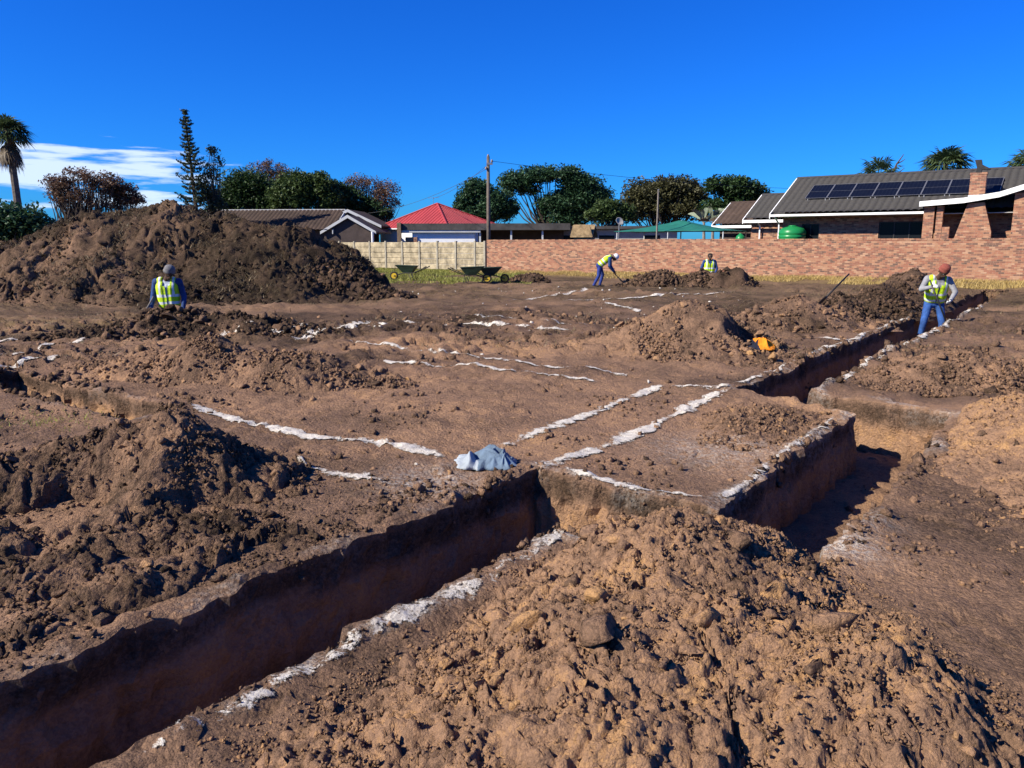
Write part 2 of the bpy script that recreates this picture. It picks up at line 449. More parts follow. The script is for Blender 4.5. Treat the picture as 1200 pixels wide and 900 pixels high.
class MB:
    """collects simple shapes for ONE part"""
    def __init__(s): s.v = []; s.f = []
    def quad(s, *p):
        i = len(s.v); s.v += [tuple(q) for q in p]; s.f.append(tuple(range(i, i + len(p)))); return s
    def box(s, x0, x1, y0, y1, z0, z1):
        i = len(s.v)
        s.v += [(x0, y0, z0), (x1, y0, z0), (x1, y1, z0), (x0, y1, z0), (x0, y0, z1), (x1, y0, z1), (x1, y1, z1), (x0, y1, z1)]
        s.f += [tuple(i + k for k in q) for q in ((0, 3, 2, 1), (4, 5, 6, 7), (0, 1, 5, 4), (1, 2, 6, 5), (2, 3, 7, 6), (3, 0, 4, 7))]
        return s
    def prism(s, poly, axis, a, b):
        """poly: 2-d outline; axis 'x': (y,z) extruded in x; 'y': (x,z) in y; 'z': (x,y) in z"""
        def P(p, t): return (t, p[0], p[1]) if axis == 'x' else ((p[0], t, p[1]) if axis == 'y' else (p[0], p[1], t))
        n = len(poly); i = len(s.v)
        s.v += [P(p, a) for p in poly] + [P(p, b) for p in poly]
        s.f.append(tuple(i + k for k in range(n))); s.f.append(tuple(i + n + k for k in reversed(range(n))))
        for k in range(n):
            l = (k + 1) % n
            s.f.append((i + l, i + k, i + n + k, i + n + l))
        return s
    def tube(s, pts, radii, n=6, cap=True):
        pts = [Vector(p) for p in pts]
        if not hasattr(radii, '__len__'): radii = [radii] * len(pts)
        i0 = len(s.v); ref = None
        for k, p in enumerate(pts):
            d = (pts[min(k + 1, len(pts) - 1)] - pts[max(k - 1, 0)])
            d = d.normalized() if d.length > 1e-9 else Vector((0, 0, 1))
            if ref is None: ref = d.orthogonal().normalized()
            ref = (ref - d * ref.dot(d)); ref = ref.normalized() if ref.length > 1e-6 else d.orthogonal().normalized()
            w = d.cross(ref)
            for j in range(n):
                a = 2 * math.pi * j / n
                q = p + (ref * math.cos(a) + w * math.sin(a)) * radii[k]
                s.v.append(tuple(q))
        for k in range(len(pts) - 1):
            for j in range(n):
                a = i0 + k * n + j; b = i0 + k * n + (j + 1) % n
                s.f.append((a, b, b + n, a + n))
        if cap:
            s.f.append(tuple(i0 + j for j in reversed(range(n)))); e = i0 + (len(pts) - 1) * n
            s.f.append(tuple(e + j for j in range(n)))
        return s
    def lathe(s, prof, n=20, c=(0, 0, 0)):
        i0 = len(s.v)
        for r, z in prof:
            for j in range(n):
                a = 2 * math.pi * j / n
                s.v.append((c[0] + r * math.cos(a), c[1] + r * math.sin(a), c[2] + z))
        for k in range(len(prof) - 1):
            for j in range(n):
                a = i0 + k * n + j; b = i0 + k * n + (j + 1) % n
                s.f.append((a, b, b + n, a + n))
        s.f.append(tuple(i0 + j for j in reversed(range(n)))); e = i0 + (len(prof) - 1) * n
        s.f.append(tuple(e + j for j in range(n)))
        return s
    def build(s, name, material, parent=None, smooth=False, bevel=0.0):
        me = bpy.data.meshes.new(name)
        me.from_pydata(s.v, [], s.f)
        me.validate(); me.update()
        if bevel:
            bm = bmesh.new(); bm.from_mesh(me)
            bmesh.ops.bevel(bm, geom=bm.edges[:], offset=bevel, segments=1, affect='EDGES', clamp_overlap=True)
            bm.to_mesh(me); bm.free()
        if smooth: me.polygons.foreach_set('use_smooth', np.ones(len(me.polygons), bool))
        me.materials.append(MATS[material])
        return link(bpy.data.objects.new(name, me), parent)

# ================================================================== GROUND with foundation trenches
DEPTH = 0.5
TRENCHES = [  # u0, u1, v0, v1
    (-3.0, 4.33, -3.08, -2.36),      # long trench in the foreground
    (3.55, 4.33, -3.08, -0.98),      # cross trench in front of the block
    (3.55, 8.85, -1.70, -0.98),      # right-hand trench
    (8.20, 8.85, -3.08, -0.98),      # cross trench behind the block
    (8.20, 31.5, -3.08, -2.42),      # long trench running to the boundary wall
    (3.46, 3.97, -10.95, -7.15),     # trench on the left
    (7.75, 8.55, -15.9, -12.9),      # where the man in the grey beanie digs
    (28.9, 29.8, -14.2, -10.4),      # where the man without a hat digs
]
def axis_lines(lo, hi, c0, c1, fine, grow, edges, half=0.022, n=11):
    L = list(np.arange(c0, c1, fine))
    x = c1
    while x < hi: L.append(x); x += fine + grow * (min(x, c1 + 22) - c1) + 0.08 * max(0, x - c1 - 22)
    x = c0 - fine
    while x > lo: L.append(x); x -= fine + grow * (c0 - max(x, c0 - 22)) + 0.08 * max(0, c0 - 22 - x)
    L = np.array(sorted(L)); keep = np.ones(len(L), bool)
    for e in edges: keep &= np.abs(L - e) > half + 0.008
    L = list(L[keep])
    for e in edges: L += list(e + np.linspace(-half, half, n if -12 < e < 9 and e != -3.0 else 4))
    return np.array(sorted(set(np.round(L, 5))))
UL = axis_lines(-120, 420, 0.6, 8.9, 0.040, 0.0135, sorted({e for t in TRENCHES for e in t[:2]}))
VL = axis_lines(-330, 260, -7.4, 0.4, 0.040, 0.0135, sorted({e for t in TRENCHES for e in t[2:]}))
GU, GV = np.meshgrid(UL, VL, indexing='ij')
WN = (math.sin(R(35)), math.cos(R(35)))       # the boundary wall's normal, away from the site
def wall_y(x, y): return WN[0] * (x + 1.5) + WN[1] * (y - 46)

def trench_frac(u, v):
    m = np.full(u.shape, -9.0)
    for u0, u1, v0, v1 in TRENCHES:
        m = np.maximum(m, np.minimum(np.minimum(u - u0, u1 - u), np.minimum(v - v0, v1 - v)))
    return m
MD = trench_frac(GU, GV)
FR = np.clip((MD + 0.022) / 0.044, 0, 1)
GX0, GY0 = xy(GU, GV)
DIST = np.hypot(GX0, GY0)
near = 1 - sstep(DIST, 25, 60)
mid_ = sstep(DIST, 9, 13) * (1 - sstep(DIST, 30, 36))
z = 0.035 * fbm(GX0, GY0, 2.2, 3, 3) * near
z += 0.014 * fbm(GX0, GY0, 0.35, 4, 8, 0.55) * near
z += 0.5 * where_only(DIST < 14, lumps, GX0, GY0, 0.07, 21, 0.34, 0.12, 0.5) * (1 - sstep(DIST, 9, 14)) * sstep(fbm(GX0, GY0, 0.9, 3, 5), -0.25, 0.5)
z += 0.24 * where_only(DIST < 16, crumble, GX0, GY0, 0.14, 26) * (1 - sstep(DIST, 11, 16)) * (0.45 + 0.55 * sstep(fbm(GX0, GY0, 1.3, 3, 27), -0.3, 0.5))
z += 0.30 * where_only((DIST > 9) & (DIST < 34), crumble, GX0, GY0, 0.42, 28) * mid_ * sstep(fbm(GX0, GY0, 2.5, 3, 29), -0.4, 0.4)
z += 0.45 * where_only(DIST < 7, lumps, GX0, GY0, 0.04, 22, 0.5, 0.15, 0.5) * (1 - sstep(DIST, 5, 7))
mid = sstep(DIST, 7, 11) * (1 - sstep(DIST, 30, 38))
rough_mid = sstep(fbm(GX0, GY0, 2.0, 3, 33), -0.35, 0.5) * (0.35 + 0.65 * sstep(DIST, 11, 15))
z += (0.55 * where_only(mid > 0, lumps, GX0, GY0, 0.30, 23, 0.55, 0.15, 0.5) + 0.5 * where_only(mid > 0, lumps, GX0, GY0, 0.13, 24, 0.5)) * mid * rough_mid * 0.9
z += 0.03 * fbm(GX0, GY0, 0.5, 3, 44) * mid
wy = wall_y(GX0, GY0)
z += 0.16 * sstep(wy, -2.6, -0.3) * sstep(GX0, -1, 6) * near
# spoil and crumbled rims along the trench edges
rim = np.exp(-((MD + 0.10) / 0.07) ** 2) * (DIST < 30)
z += rim * (0.018 + 0.03 * np.maximum(0, fbm(GX0, GY0, 0.3, 3, 12)))
floor_z = -DEPTH + 0.03 * fbm(GX0, GY0, 0.5, 3, 61) + 0.5 * where_only(FR > 0, lumps, GX0, GY0, 0.09, 62, 0.25)
GZ = z * (1 - FR) + floor_z * FR
# crooked hand-dug edges: the lattice itself is nudged sideways near the trenches
wgt = np.exp(-(np.maximum(0, np.abs(MD) - 0.05) / 0.22) ** 2) * (DIST < 45)
inwall = np.exp(-(MD / 0.04) ** 2)
du = wgt * (0.030 * fbm(GX0, GY0, 0.40, 2, 71) + 0.020 * vnoise(GX0 / 0.085, GY0 / 0.085, 72)) + inwall * (0.030 * vnoise(GV * 11, GZ * 6, 73) + 0.016 * vnoise(GV * 27, GZ * 17, 77))
dv = wgt * (0.030 * fbm(GX0 + 9, GY0, 0.40, 2, 74) + 0.020 * vnoise(GX0 / 0.085 + 31, GY0 / 0.085, 75)) + inwall * (0.030 * vnoise(GU * 11, GZ * 6, 76) + 0.016 * vnoise(GU * 27, GZ * 17, 78))
skew = -0.33 * np.clip(GV + 3.08, 0, 2.1) * np.exp(-((GU - 8.5) / 0.9) ** 2) * (1 - sstep(GV, -0.9, 2.5))
GX, GY = xy(GU + du + skew, GV + dv)

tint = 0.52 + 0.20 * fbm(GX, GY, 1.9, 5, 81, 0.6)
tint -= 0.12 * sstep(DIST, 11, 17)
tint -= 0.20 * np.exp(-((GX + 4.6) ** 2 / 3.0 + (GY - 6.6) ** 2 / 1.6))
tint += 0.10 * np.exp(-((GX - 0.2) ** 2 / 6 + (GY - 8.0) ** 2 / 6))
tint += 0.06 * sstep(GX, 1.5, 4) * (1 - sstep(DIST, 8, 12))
layer = 0.26 + 0.50 * sstep(-GZ + 0.05 * fbm(GU * 1.0, GV * 1.0, 0.4, 3, 91), 0.10, 0.19) - 0.12 * sstep(-GZ, 0.33, 0.48)
tint = np.where(FR > 0.04, layer + 0.08 * fbm(GX, GY, 0.3, 3, 92), tint)
dust = 0.85 * np.exp(-((MD + 0.075) / 0.05) ** 2) * (FR < 0.3) * (DIST < 26) * sstep(fbm(GX, GY, 0.35, 4, 95), -0.1, 0.6) * (GV < -1.2)
dust = dust * (0.35 + 0.65 * ((GV > -2.36) | (GU > 4.2)))
# trampled lime around the jacket, on the block and by the right-hand trench
for cx, cy, r_, a_ in ((-0.55, 5.1, 0.35, 0.6), (1.7, 6.0, 0.5, 0.55), (1.75, 3.95, 0.22, 0.9), (2.0, 4.35, 0.2, 0.8), (3.5, 6.1, 0.2, 0.6), (4.2, 7.1, 0.2, 0.5)):
    dust = np.maximum(dust, a_ * np.exp(-((GX - cx) ** 2 + (GY - cy) ** 2) / r_ ** 2) * (FR < 0.2))
straw = 0.55 * np.exp(-(((GX + 9.5) / 4.0) ** 2 + ((GY - 15.0) / 2.0) ** 2)) + 0.9 * sstep(wy, -4.5, -2.8) + 0.35 * sstep(DIST, 17, 26)
ii = np.arange(len(UL) * len(VL)).reshape(len(UL), len(VL))
quads = np.stack([ii[:-1, :-1], ii[1:, :-1], ii[1:, 1:], ii[:-1, 1:]], -1).reshape(-1, 4)[:, ::-1]
soft = ~((np.abs(MD) < 0.05).ravel()[quads].any(1))          # the cut faces and broken rims keep their hard facets
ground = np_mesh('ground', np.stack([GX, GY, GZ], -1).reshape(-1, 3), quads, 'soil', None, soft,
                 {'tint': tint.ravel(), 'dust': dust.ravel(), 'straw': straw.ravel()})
tag(ground, kind='structure')
def ground_at(x, y):
    u, v = uv(np.asarray(x, float), np.asarray(y, float))
    i = np.clip(np.searchsorted(UL, u) - 1, 0, len(UL) - 2); j = np.clip(np.searchsorted(VL, v) - 1, 0, len(VL) - 2)
    a = (u - UL[i]) / (UL[i + 1] - UL[i]); b = (v - VL[j]) / (VL[j + 1] - VL[j])
    return GZ[i, j] * (1 - a) * (1 - b) + GZ[i + 1, j] * a * (1 - b) + GZ[i, j + 1] * (1 - a) * b + GZ[i + 1, j + 1] * a * b

# ================================================================== clods
def ico(sub):
    bm = bmesh.new(); bmesh.ops.create_icosphere(bm, subdivisions=sub, radius=1.0)
    V = np.array([v.co[:] for v in bm.verts]); F = np.array([[v.index for v in f.verts] for f in bm.faces]); bm.free()
    return V, F
def clod_shape(sub, seed):
    r = np.random.default_rng(seed)
    V, F = ico(sub)
    V = V * (1 + 0.07 * r.standard_normal((len(V), 1)))
    for _ in range(6):                              # broken flat faces
        n = r.standard_normal(3); n /= np.linalg.norm(n); k = r.uniform(0.22, 0.62)
        d = V @ n
        V = V - np.where(d > k, d - k, 0)[:, None] * n
    V = V * (1 + 0.06 * r.standard_normal((len(V), 1)))
    V = V * np.array([1.0, r.uniform(0.65, 0.95), r.uniform(0.5, 0.8)])
    return V / np.abs(V).max(), F
CL_SMALL = [clod_shape(1, 100 + k) for k in range(6)]
def crumb_shape(seed):
    r = np.random.default_rng(seed)
    V = np.array([[1, 0, 0], [-1, 0, 0], [0, 1, 0], [0, -1, 0], [0, 0, 1], [0, 0, -1]], float) * (0.75 + 0.35 * r.random((6, 1))) + 0.22 * r.standard_normal((6, 3))
    F = np.array([[0, 2, 4], [2, 1, 4], [1, 3, 4], [3, 0, 4], [2, 0, 5], [1, 2, 5], [3, 1, 5], [0, 3, 5]])
    return V, F
CL_TINY = [crumb_shape(150 + k) for k in range(10)]
CL_BIG = [clod_shape(2, 200 + k) for k in range(8)]
def clod_mesh(k, m):
    V, F = CL_BIG[k]
    o = np_mesh('clod', V, F, m); me = o.data; bpy.data.objects.remove(o)
    return me
CLOD_ME = {m: [clod_mesh(k, m) for k in range(8)] for m in ('clod_dark', 'clod_mid', 'clod_orange')}
def rand_rot(n, r):
    q = r.standard_normal((n, 4)); q /= np.linalg.norm(q, axis=1)[:, None]
    w, x, y, z_ = q.T
    return np.stack([1 - 2 * (y * y + z_ * z_), 2 * (x * y - z_ * w), 2 * (x * z_ + y * w), 2 * (x * y + z_ * w), 1 - 2 * (x * x + z_ * z_), 2 * (y * z_ - x * w),
                     2 * (x * z_ - y * w), 2 * (y * z_ + x * w), 1 - 2 * (x * x + y * y)], -1).reshape(n, 3, 3)
def merge_clods(P, S, T, shapes, r):
    """one vertex/face/tint set from many crumbs at P with radius S and tint T"""
    Vs, Fs, Ts, off = [], [], [], 0
    which = r.integers(0, len(shapes), len(P))
    for k, (V, F) in enumerate(shapes):
        idx = np.nonzero(which == k)[0]
        if not len(idx): continue
        M = rand_rot(len(idx), r)
        W = np.einsum('nij,vj->nvi', M, V) * S[idx][:, None, None] + P[idx][:, None, :]
        Vs.append(W.reshape(-1, 3)); Ts.append(np.repeat(T[idx], len(V)))
        Fs.append((F[None] + off + (np.arange(len(idx)) * len(V))[:, None, None]).reshape(-1, 3))
        off += len(idx) * len(V)
    return np.concatenate(Vs), np.concatenate(Fs), np.concatenate(Ts)

# ================================================================== heaps of dug earth
HEAPS = []
HEAP_OBJ = []
def heap_surface(blobs, X, Y, wob, seed):
    wx = X + wob * fbm(X, Y, wob * 5 + 0.2, 2, seed); wy_ = Y + wob * fbm(X + 55, Y, wob * 5 + 0.2, 2, seed + 5)
    acc = np.zeros_like(X)
    for bx, by, rx, ry, rot, h in blobs:
        c, s = math.cos(R(rot)), math.sin(R(rot))
        dx, dy = wx - bx, wy_ - by
        r = np.sqrt(((dx * c + dy * s) / rx) ** 2 + ((-dx * s + dy * c) / ry) ** 2 + 0.03)
        acc += np.maximum(0, h * (1 - r) * 1.2) ** 5
    return acc ** 0.2
def heap(label, blobs, res, tint_, grain, seed, n_parts=0, part_size=(0.03, 0.07), n_crumbs=0, crumb_size=(0.01, 0.03), wob=0.12,
         straw_=0.0, group=None, dent=None, extra_tint=None, sink=0.035, keep=None):
    r = np.random.default_rng(seed)
    x0 = min(b[0] - max(b[2], b[3]) for b in blobs); x1 = max(b[0] + max(b[2], b[3]) for b in blobs)
    y0 = min(b[1] - max(b[2], b[3]) for b in blobs); y1 = max(b[1] + max(b[2], b[3]) for b in blobs)
    xs, ys = np.arange(x0, x1, res), np.arange(y0, y1, res)
    X, Y = np.meshgrid(xs, ys, indexing='ij')
    Hh = heap_surface(blobs, X, Y, wob, seed)
    if dent is not None:
        for dx_, dy_, dr_, dd_ in dent: Hh = Hh - dd_ * np.exp(-(((X - dx_) ** 2 + (Y - dy_) ** 2) / dr_ ** 2)) * (Hh > 0.02)
    body = sstep(Hh, 0.0, 0.12 * max(b[5] for b in blobs))
    rel = np.zeros_like(X)
    for cell, amp, dens in grain:
        patch = (0.35 + 0.65 * sstep(fbm(X, Y, cell * 6, 2, seed + int(cell * 997)), -0.5, 0.4)) if cell > 0.1 else (0.75 + 0.25 * sstep(fbm(X, Y, cell * 9, 2, seed + int(cell * 997)), -0.5, 0.4))
        rel += amp * (where_only(Hh > 0, lumps, X, Y, cell, seed + int(cell * 1000), dens * 0.6) * 0.4 + (0.70 if cell > 0.1 else 0.88) * where_only(Hh > 0, crumble, X, Y, cell * 0.9, seed + 3 + int(cell * 1000))) * patch
    rel += 0.07 * grain[0][0] * fbm(X, Y, grain[0][0] * 1.6, 6, seed + 7, 0.68)
    rel += 0.55 * res * fbm(X, Y, 6 * res, 2, seed + 17, 0.9)
    rel -= 0.85 * rel[Hh > 0].mean()
    Z = Hh - sink + rel * (0.25 + 0.75 * body)
    if keep is not None: Z = np.where(keep(X, Y), Z, -1.0)
    T = tint_ + 0.16 * fbm(X, Y, 0.12 * (x1 - x0), 4, seed + 9) + 0.10 * fbm(X, Y, grain[-1][0] * 3, 2, seed + 13)
    if extra_tint is not None: T = T + extra_tint(X, Y, Hh)
    # slide the lattice sideways a little so that lumps overhang
    k = grain[0][0] * 0.16 * body
    Xw = X + k * vnoise(X / grain[0][0] * 1.7, Y / grain[0][0] * 1.7, seed + 20); Yw = Y + k * vnoise(X / grain[0][0] * 1.7 + 8, Y / grain[0][0] * 1.7, seed + 21)
    idx = np.arange(X.size).reshape(X.shape)
    q = np.stack([idx[:-1, :-1], idx[1:, :-1], idx[1:, 1:], idx[:-1, 1:]], -1).reshape(-1, 4)
    live = (Hh > 0.004).ravel()
    if keep is not None: live &= keep(X, Y).ravel()
    q = q[live[q].any(1)]
    used = np.zeros(X.size, bool); used[q] = True
    remap = np.cumsum(used) - 1
    V = np.stack([Xw, Yw, Z], -1).reshape(-1, 3)[used]
    o = np_mesh('soil_heap', V, remap[q], 'soil', None, False,
                {'tint': T.ravel()[used], 'straw': np.full(used.sum(), straw_), 'dust': np.zeros(used.sum())})
    tag(o, label, 'soil heap', group); HEAP_OBJ.append(o)
    HEAPS.append((xs, ys, np.where(live.reshape(X.shape), Z, -9)))
    def spots(n, lo):
        ox, oy = [], []
        c = 0
        while c < n:
            i = r.integers(1, X.shape[0] - 1, n * 3); j = r.integers(1, X.shape[1] - 1, n * 3)
            ok = (Hh[i, j] > lo) & live.reshape(X.shape)[i, j]
            ox.append(xs[i[ok]] + r.uniform(-.5, .5, ok.sum()) * res); oy.append(ys[j[ok]] + r.uniform(-.5, .5, ok.sum()) * res); c += ok.sum()
        return np.concatenate(ox)[:n], np.concatenate(oy)[:n]
    if n_crumbs:
        px, py = spots(int(n_crumbs * 1.7), 0.006)
        pz_ = fbm(px, py, 14 * crumb_size[1], 3, seed + 31)
        ok = r.random(len(px)) < 0.12 + 0.88 * sstep(pz_, -0.35, 0.45)
        px, py, pz_ = px[ok], py[ok], pz_[ok]; n_crumbs = len(px)
        S = crumb_size[0] * (1.5 * crumb_size[1] / crumb_size[0]) ** (r.random(n_crumbs) ** (3.2 - 1.3 * sstep(pz_, -0.2, 0.7)))
        P = np.stack([px, py, surf(px, py) + S * 0.15], -1)
        t = tint_ + 0.12 * r.standard_normal(n_crumbs)
        Vc, Fc, Tc = merge_clods(P, S, t, CL_TINY, r)
        c = np_mesh('loose_crumbs', Vc, Fc, 'soil', o, False, {'tint': Tc}); c['kind'] = 'stuff'
    if n_parts:
        px, py = spots(n_parts, 0.012)
        pz = surf(px, py)
        for k_ in range(n_parts):
            s = part_size[0] * (part_size[1] / part_size[0]) ** (r.random() ** 1.6)
            tt = tint_ + r.normal(0, 0.10)
            m = 'clod_dark' if tt < 0.38 else ('clod_mid' if tt < 0.68 else 'clod_orange')
            c = link(bpy.data.objects.new('clod', CLOD_ME[m][r.integers(0, 8)]), o)
            c.location = (px[k_], py[k_], pz[k_] + s * 0.22)
            c.rotation_euler = (r.uniform(-.5, .5), r.uniform(-.5, .5), r.uniform(0, 6.28)); c.scale = (s, s, s)
    return o
def heap_at(x, y):
    out = np.full(np.shape(x), -9.0)
    for xs, ys, Z in HEAPS:
        i = np.floor((x - xs[0]) / (xs[1] - xs[0])).astype(int); j = np.floor((y - ys[0]) / (ys[1] - ys[0])).astype(int)
        ok = (i >= 0) & (j >= 0) & (i < len(xs) - 1) & (j < len(ys) - 1)
        i, j = np.clip(i, 0, len(xs) - 2), np.clip(j, 0, len(ys) - 2)
        zz = np.maximum(np.maximum(Z[i, j], Z[i + 1, j]), np.maximum(Z[i, j + 1], Z[i + 1, j + 1])) * 0.5 + 0.5 * np.minimum(np.minimum(Z[i, j], Z[i + 1, j]), np.minimum(Z[i, j + 1], Z[i + 1, j + 1]))
        out = np.maximum(out, np.where(ok, zz, -9))
    return out
def surf(x, y):
    x = np.asarray(x, float); y = np.asarray(y, float)
    return np.maximum(ground_at(x, y), heap_at(x, y))
def B(u, v, ru, rv, h, rot=53): x, y = xy(u, v); return (x, y, ru, rv, rot, h)

G1 = 'heaps of earth dug from the trenches'
NEAR_GRAIN = [(0.32, 0.22, 0.40), (0.14, 0.44, 0.45), (0.07, 0.60, 0.62), (0.040, 0.75, 0.65), (0.023, 0.95, 0.7)]
heap('large near heap of crumbly orange brown earth between two trenches', [B(3.2, -1.45, 1.05, 0.80, 0.42), B(2.3, -1.05, 1.6, 1.05, 0.38), B(1.5, -1.35, 1.3, 0.85, 0.20), B(3.6, -1.42, 0.75, 0.5, 0.18), B(2.5, -0.45, 0.85, 0.8, 0.40)],
     0.0095, 0.68, NEAR_GRAIN, 301, 130, (0.014, 0.045), 26000, (0.003, 0.008), 0.10, group=G1, keep=lambda X, Y: uv(X, Y)[1] > -2.28)
near_heap = HEAP_OBJ[-1]
def clay_blocks():
    r = np.random.default_rng(77)
    for u_, v_, s, m in [(3.25, -1.95, .085, 'clod_orange'), (3.45, -1.75, .07, 'clod_mid'), (3.05, -1.7, .10, 'clod_orange'), (2.75, -1.75, .12, 'clod_mid'), (2.5, -1.45, .11, 'clod_orange'), (2.2, -1.6, .09, 'clod_orange'), (2.1, -1.2, .12, 'clod_mid'),
                        (1.85, -1.45, .09, 'clod_orange'), (2.75, -1.2, .11, 'clod_mid'), (3.0, -0.95, .10, 'clod_orange'), (2.75, -0.62, .11, 'clod_mid'), (2.85, -0.42, .09, 'clod_orange'), (2.6, -0.75, .08, 'clod_orange'), (2.4, -1.9, .08, 'clod_orange'),
                        (1.6, -1.75, .07, 'clod_mid'), (3.3, -1.2, .09, 'clod_mid'), (2.45, -0.95, .10, 'clod_orange'), (3.55, -1.35, .09, 'clod_orange'), (3.7, -1.15, .07, 'clod_mid'), (1.95, -1.95, .06, 'clod_mid')]:
        x, y = xy(u_, v_)
        c = link(bpy.data.objects.new('clod', CLOD_ME[m][r.integers(0, 8)]), near_heap)
        c.location = (x, y, float(surf(x, y)) + s * 0.05); c.rotation_euler = (r.uniform(-.6, .6), r.uniform(-.6, .6), r.uniform(0, 6.28)); c.scale = (s, s * r.uniform(.7, 1), s * r.uniform(.6, .9))
clay_blocks()
heap('dark brown hollowed heap beside the long near trench', [(-2.25, 4.85, 1.0, 0.80, 10, 0.52), (-2.75, 4.9, 1.0, 0.8, 0, 0.50), (-3.3, 4.7, 0.9, 0.8, 0, 0.40), (-2.2, 4.3, 1.0, 0.6, 20, 0.20), (-2.75, 4.05, 1.0, 0.7, 30, 0.26), (-2.1, 3.75, 1.0, 0.5, 40, 0.16), (-1.8, 4.6, 0.5, 0.45, 30, 0.13), B(1.7, -3.38, 1.6, 0.30, 0.12), B(3.0, -3.38, 0.9, 0.25, 0.06)],
     0.0115, 0.35, [(0.34, 0.36, 0.5), (0.15, 0.45, 0.5), (0.07, 0.62, 0.6), (0.036, 0.7, 0.65)], 302, 110, (0.02, 0.06), 11000, (0.004, 0.012), 0.12, group=G1,
     dent=[(-2.72, 4.42, 0.34, 0.40), (-1.85, 4.55, 0.18, 0.12), (-3.2, 4.5, 0.2, 0.2)], keep=lambda X, Y: uv(X, Y)[1] < -3.16)
heap('long low heap of brown earth behind the left trench', [(-3.85, 9.7, 1.35, 0.85, -15, 0.52), (-2.75, 9.4, 1.3, 0.8, -15, 0.36), (-4.9, 10.2, 1.0, 0.8, -15, 0.30), (-1.9, 9.2, 0.9, 0.45, -10, 0.14)],
     0.020, 0.56, [(0.34, 0.16, 0.4), (0.13, 0.5, 0.5), (0.06, 0.6, 0.6)], 303, 40, (0.04, 0.10), 7000, (0.008, 0.022), 0.12, group=G1)
heap('dark reddish cloddy heap in front of the man in the grey beanie', [(-6.2, 14.1, 1.5, 0.9, 0, 0.52), (-4.9, 13.9, 1.5, 0.8, -5, 0.46), (-3.8, 13.7, 0.9, 0.6, 0, 0.25), (-7.4, 13.3, 1.1, 0.6, 10, 0.22)],
     0.032, 0.22, [(0.34, 0.4, 0.65), (0.17, 0.55, 0.65), (0.08, 0.6, 0.6)], 304, 70, (0.06, 0.15), 7000, (0.014, 0.045), 0.15, group=G1)
heap('low spread of crumbs on top of the square block between trenches', [B(7.05, -2.35, 0.95, 0.55, 0.17), B(6.4, -2.2, 0.7, 0.45, 0.10)],
     0.017, 0.58, [(0.12, 0.35, 0.5), (0.05, 0.6, 0.65), (0.026, 0.5, 0.6)], 305, 25, (0.02, 0.045), 5000, (0.006, 0.015), 0.08, group=G1, keep=lambda X, Y: (uv(X, Y)[1] < -1.76) & (uv(X, Y)[0] < 7.72))
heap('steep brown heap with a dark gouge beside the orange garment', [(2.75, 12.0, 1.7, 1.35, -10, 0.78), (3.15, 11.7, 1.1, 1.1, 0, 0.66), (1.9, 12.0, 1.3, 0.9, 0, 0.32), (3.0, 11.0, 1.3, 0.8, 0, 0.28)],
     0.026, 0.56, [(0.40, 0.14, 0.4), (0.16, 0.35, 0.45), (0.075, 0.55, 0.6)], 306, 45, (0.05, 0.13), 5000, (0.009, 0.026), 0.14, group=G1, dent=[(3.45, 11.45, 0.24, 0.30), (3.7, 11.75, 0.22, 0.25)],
     extra_tint=lambda X, Y, Hh: -0.22 * sstep(X, 2.9, 3.5))  # shade on the heap's right side and gouge, put into the soil colour
heap('rounded brown heap with a shovel stuck in its top', [(5.65, 15.4, 1.5, 1.3, 0, 0.66), (6.5, 15.5, 1.2, 1.0, 0, 0.42), (4.9, 15.2, 1.0, 0.9, 0, 0.28)],
     0.034, 0.50, [(0.40, 0.10, 0.35), (0.16, 0.3, 0.45), (0.08, 0.5, 0.6)], 307, 25, (0.05, 0.12), 3500, (0.010, 0.028), 0.10, group=G1)
heap('dark grey brown ridge along the far trench behind the man with the red cap', [B(17.8, -4.3, 2.0, 1.0, 0.55), B(20.2, -4.0, 2.0, 1.05, 0.70), B(23.2, -4.0, 2.4, 1.15, 0.95), B(26.0, -4.2, 1.8, 1.0, 0.5)],
     0.06, 0.26, [(0.5, 0.28, 0.45), (0.2, 0.5, 0.5), (0.1, 0.5, 0.55)], 308, 30, (0.08, 0.18), 5000, (0.02, 0.05), 0.2, group=G1)
heap('pale cloddy heap on the ground right of the lit trench end', [(5.35, 9.2, 1.25, 0.95, 0, 0.42), (6.3, 8.9, 1.3, 0.9, 0, 0.32), (4.7, 8.7, 0.8, 0.6, 0, 0.14)],
     0.022, 0.52, [(0.20, 0.35, 0.5), (0.09, 0.55, 0.6), (0.045, 0.5, 0.6)], 309, 60, (0.03, 0.08), 6000, (0.008, 0.022), 0.12, group=G1, keep=lambda X, Y: uv(X, Y)[1] > -2.3)
heap('reddish sandy heap sloping up beside the right trench', [(4.9, 6.0, 1.5, 1.5, 0, 0.62), (5.6, 5.4, 1.8, 1.6, 0, 0.75), (4.1, 5.6, 1.0, 0.8, 20, 0.18), (4.3, 4.7, 1.2, 0.9, 0, 0.25), (3.3, 4.2, 0.9, 0.55, 30, 0.07)],
     0.0155, 0.74, [(0.26, 0.10, 0.35), (0.10, 0.32, 0.45), (0.045, 0.5, 0.55), (0.024, 0.45, 0.6)], 310, 80, (0.022, 0.06), 8000, (0.004, 0.012), 0.12, group=G1, keep=lambda X, Y: uv(X, Y)[1] > -0.85)
heap('long dark heap near the wall between the helmeted man and the hatless man', [(5.6, 30.0, 1.7, 0.9, 0, 0.62), (7.2, 29.6, 1.4, 0.9, 0, 0.62), (8.35, 29.3, 1.3, 0.9, 0, 0.78)],
     0.085, 0.27, [(0.5, 0.25, 0.45), (0.2, 0.5, 0.5)], 311, 20, (0.1, 0.2), 2500, (0.03, 0.08), 0.2, group=G1)
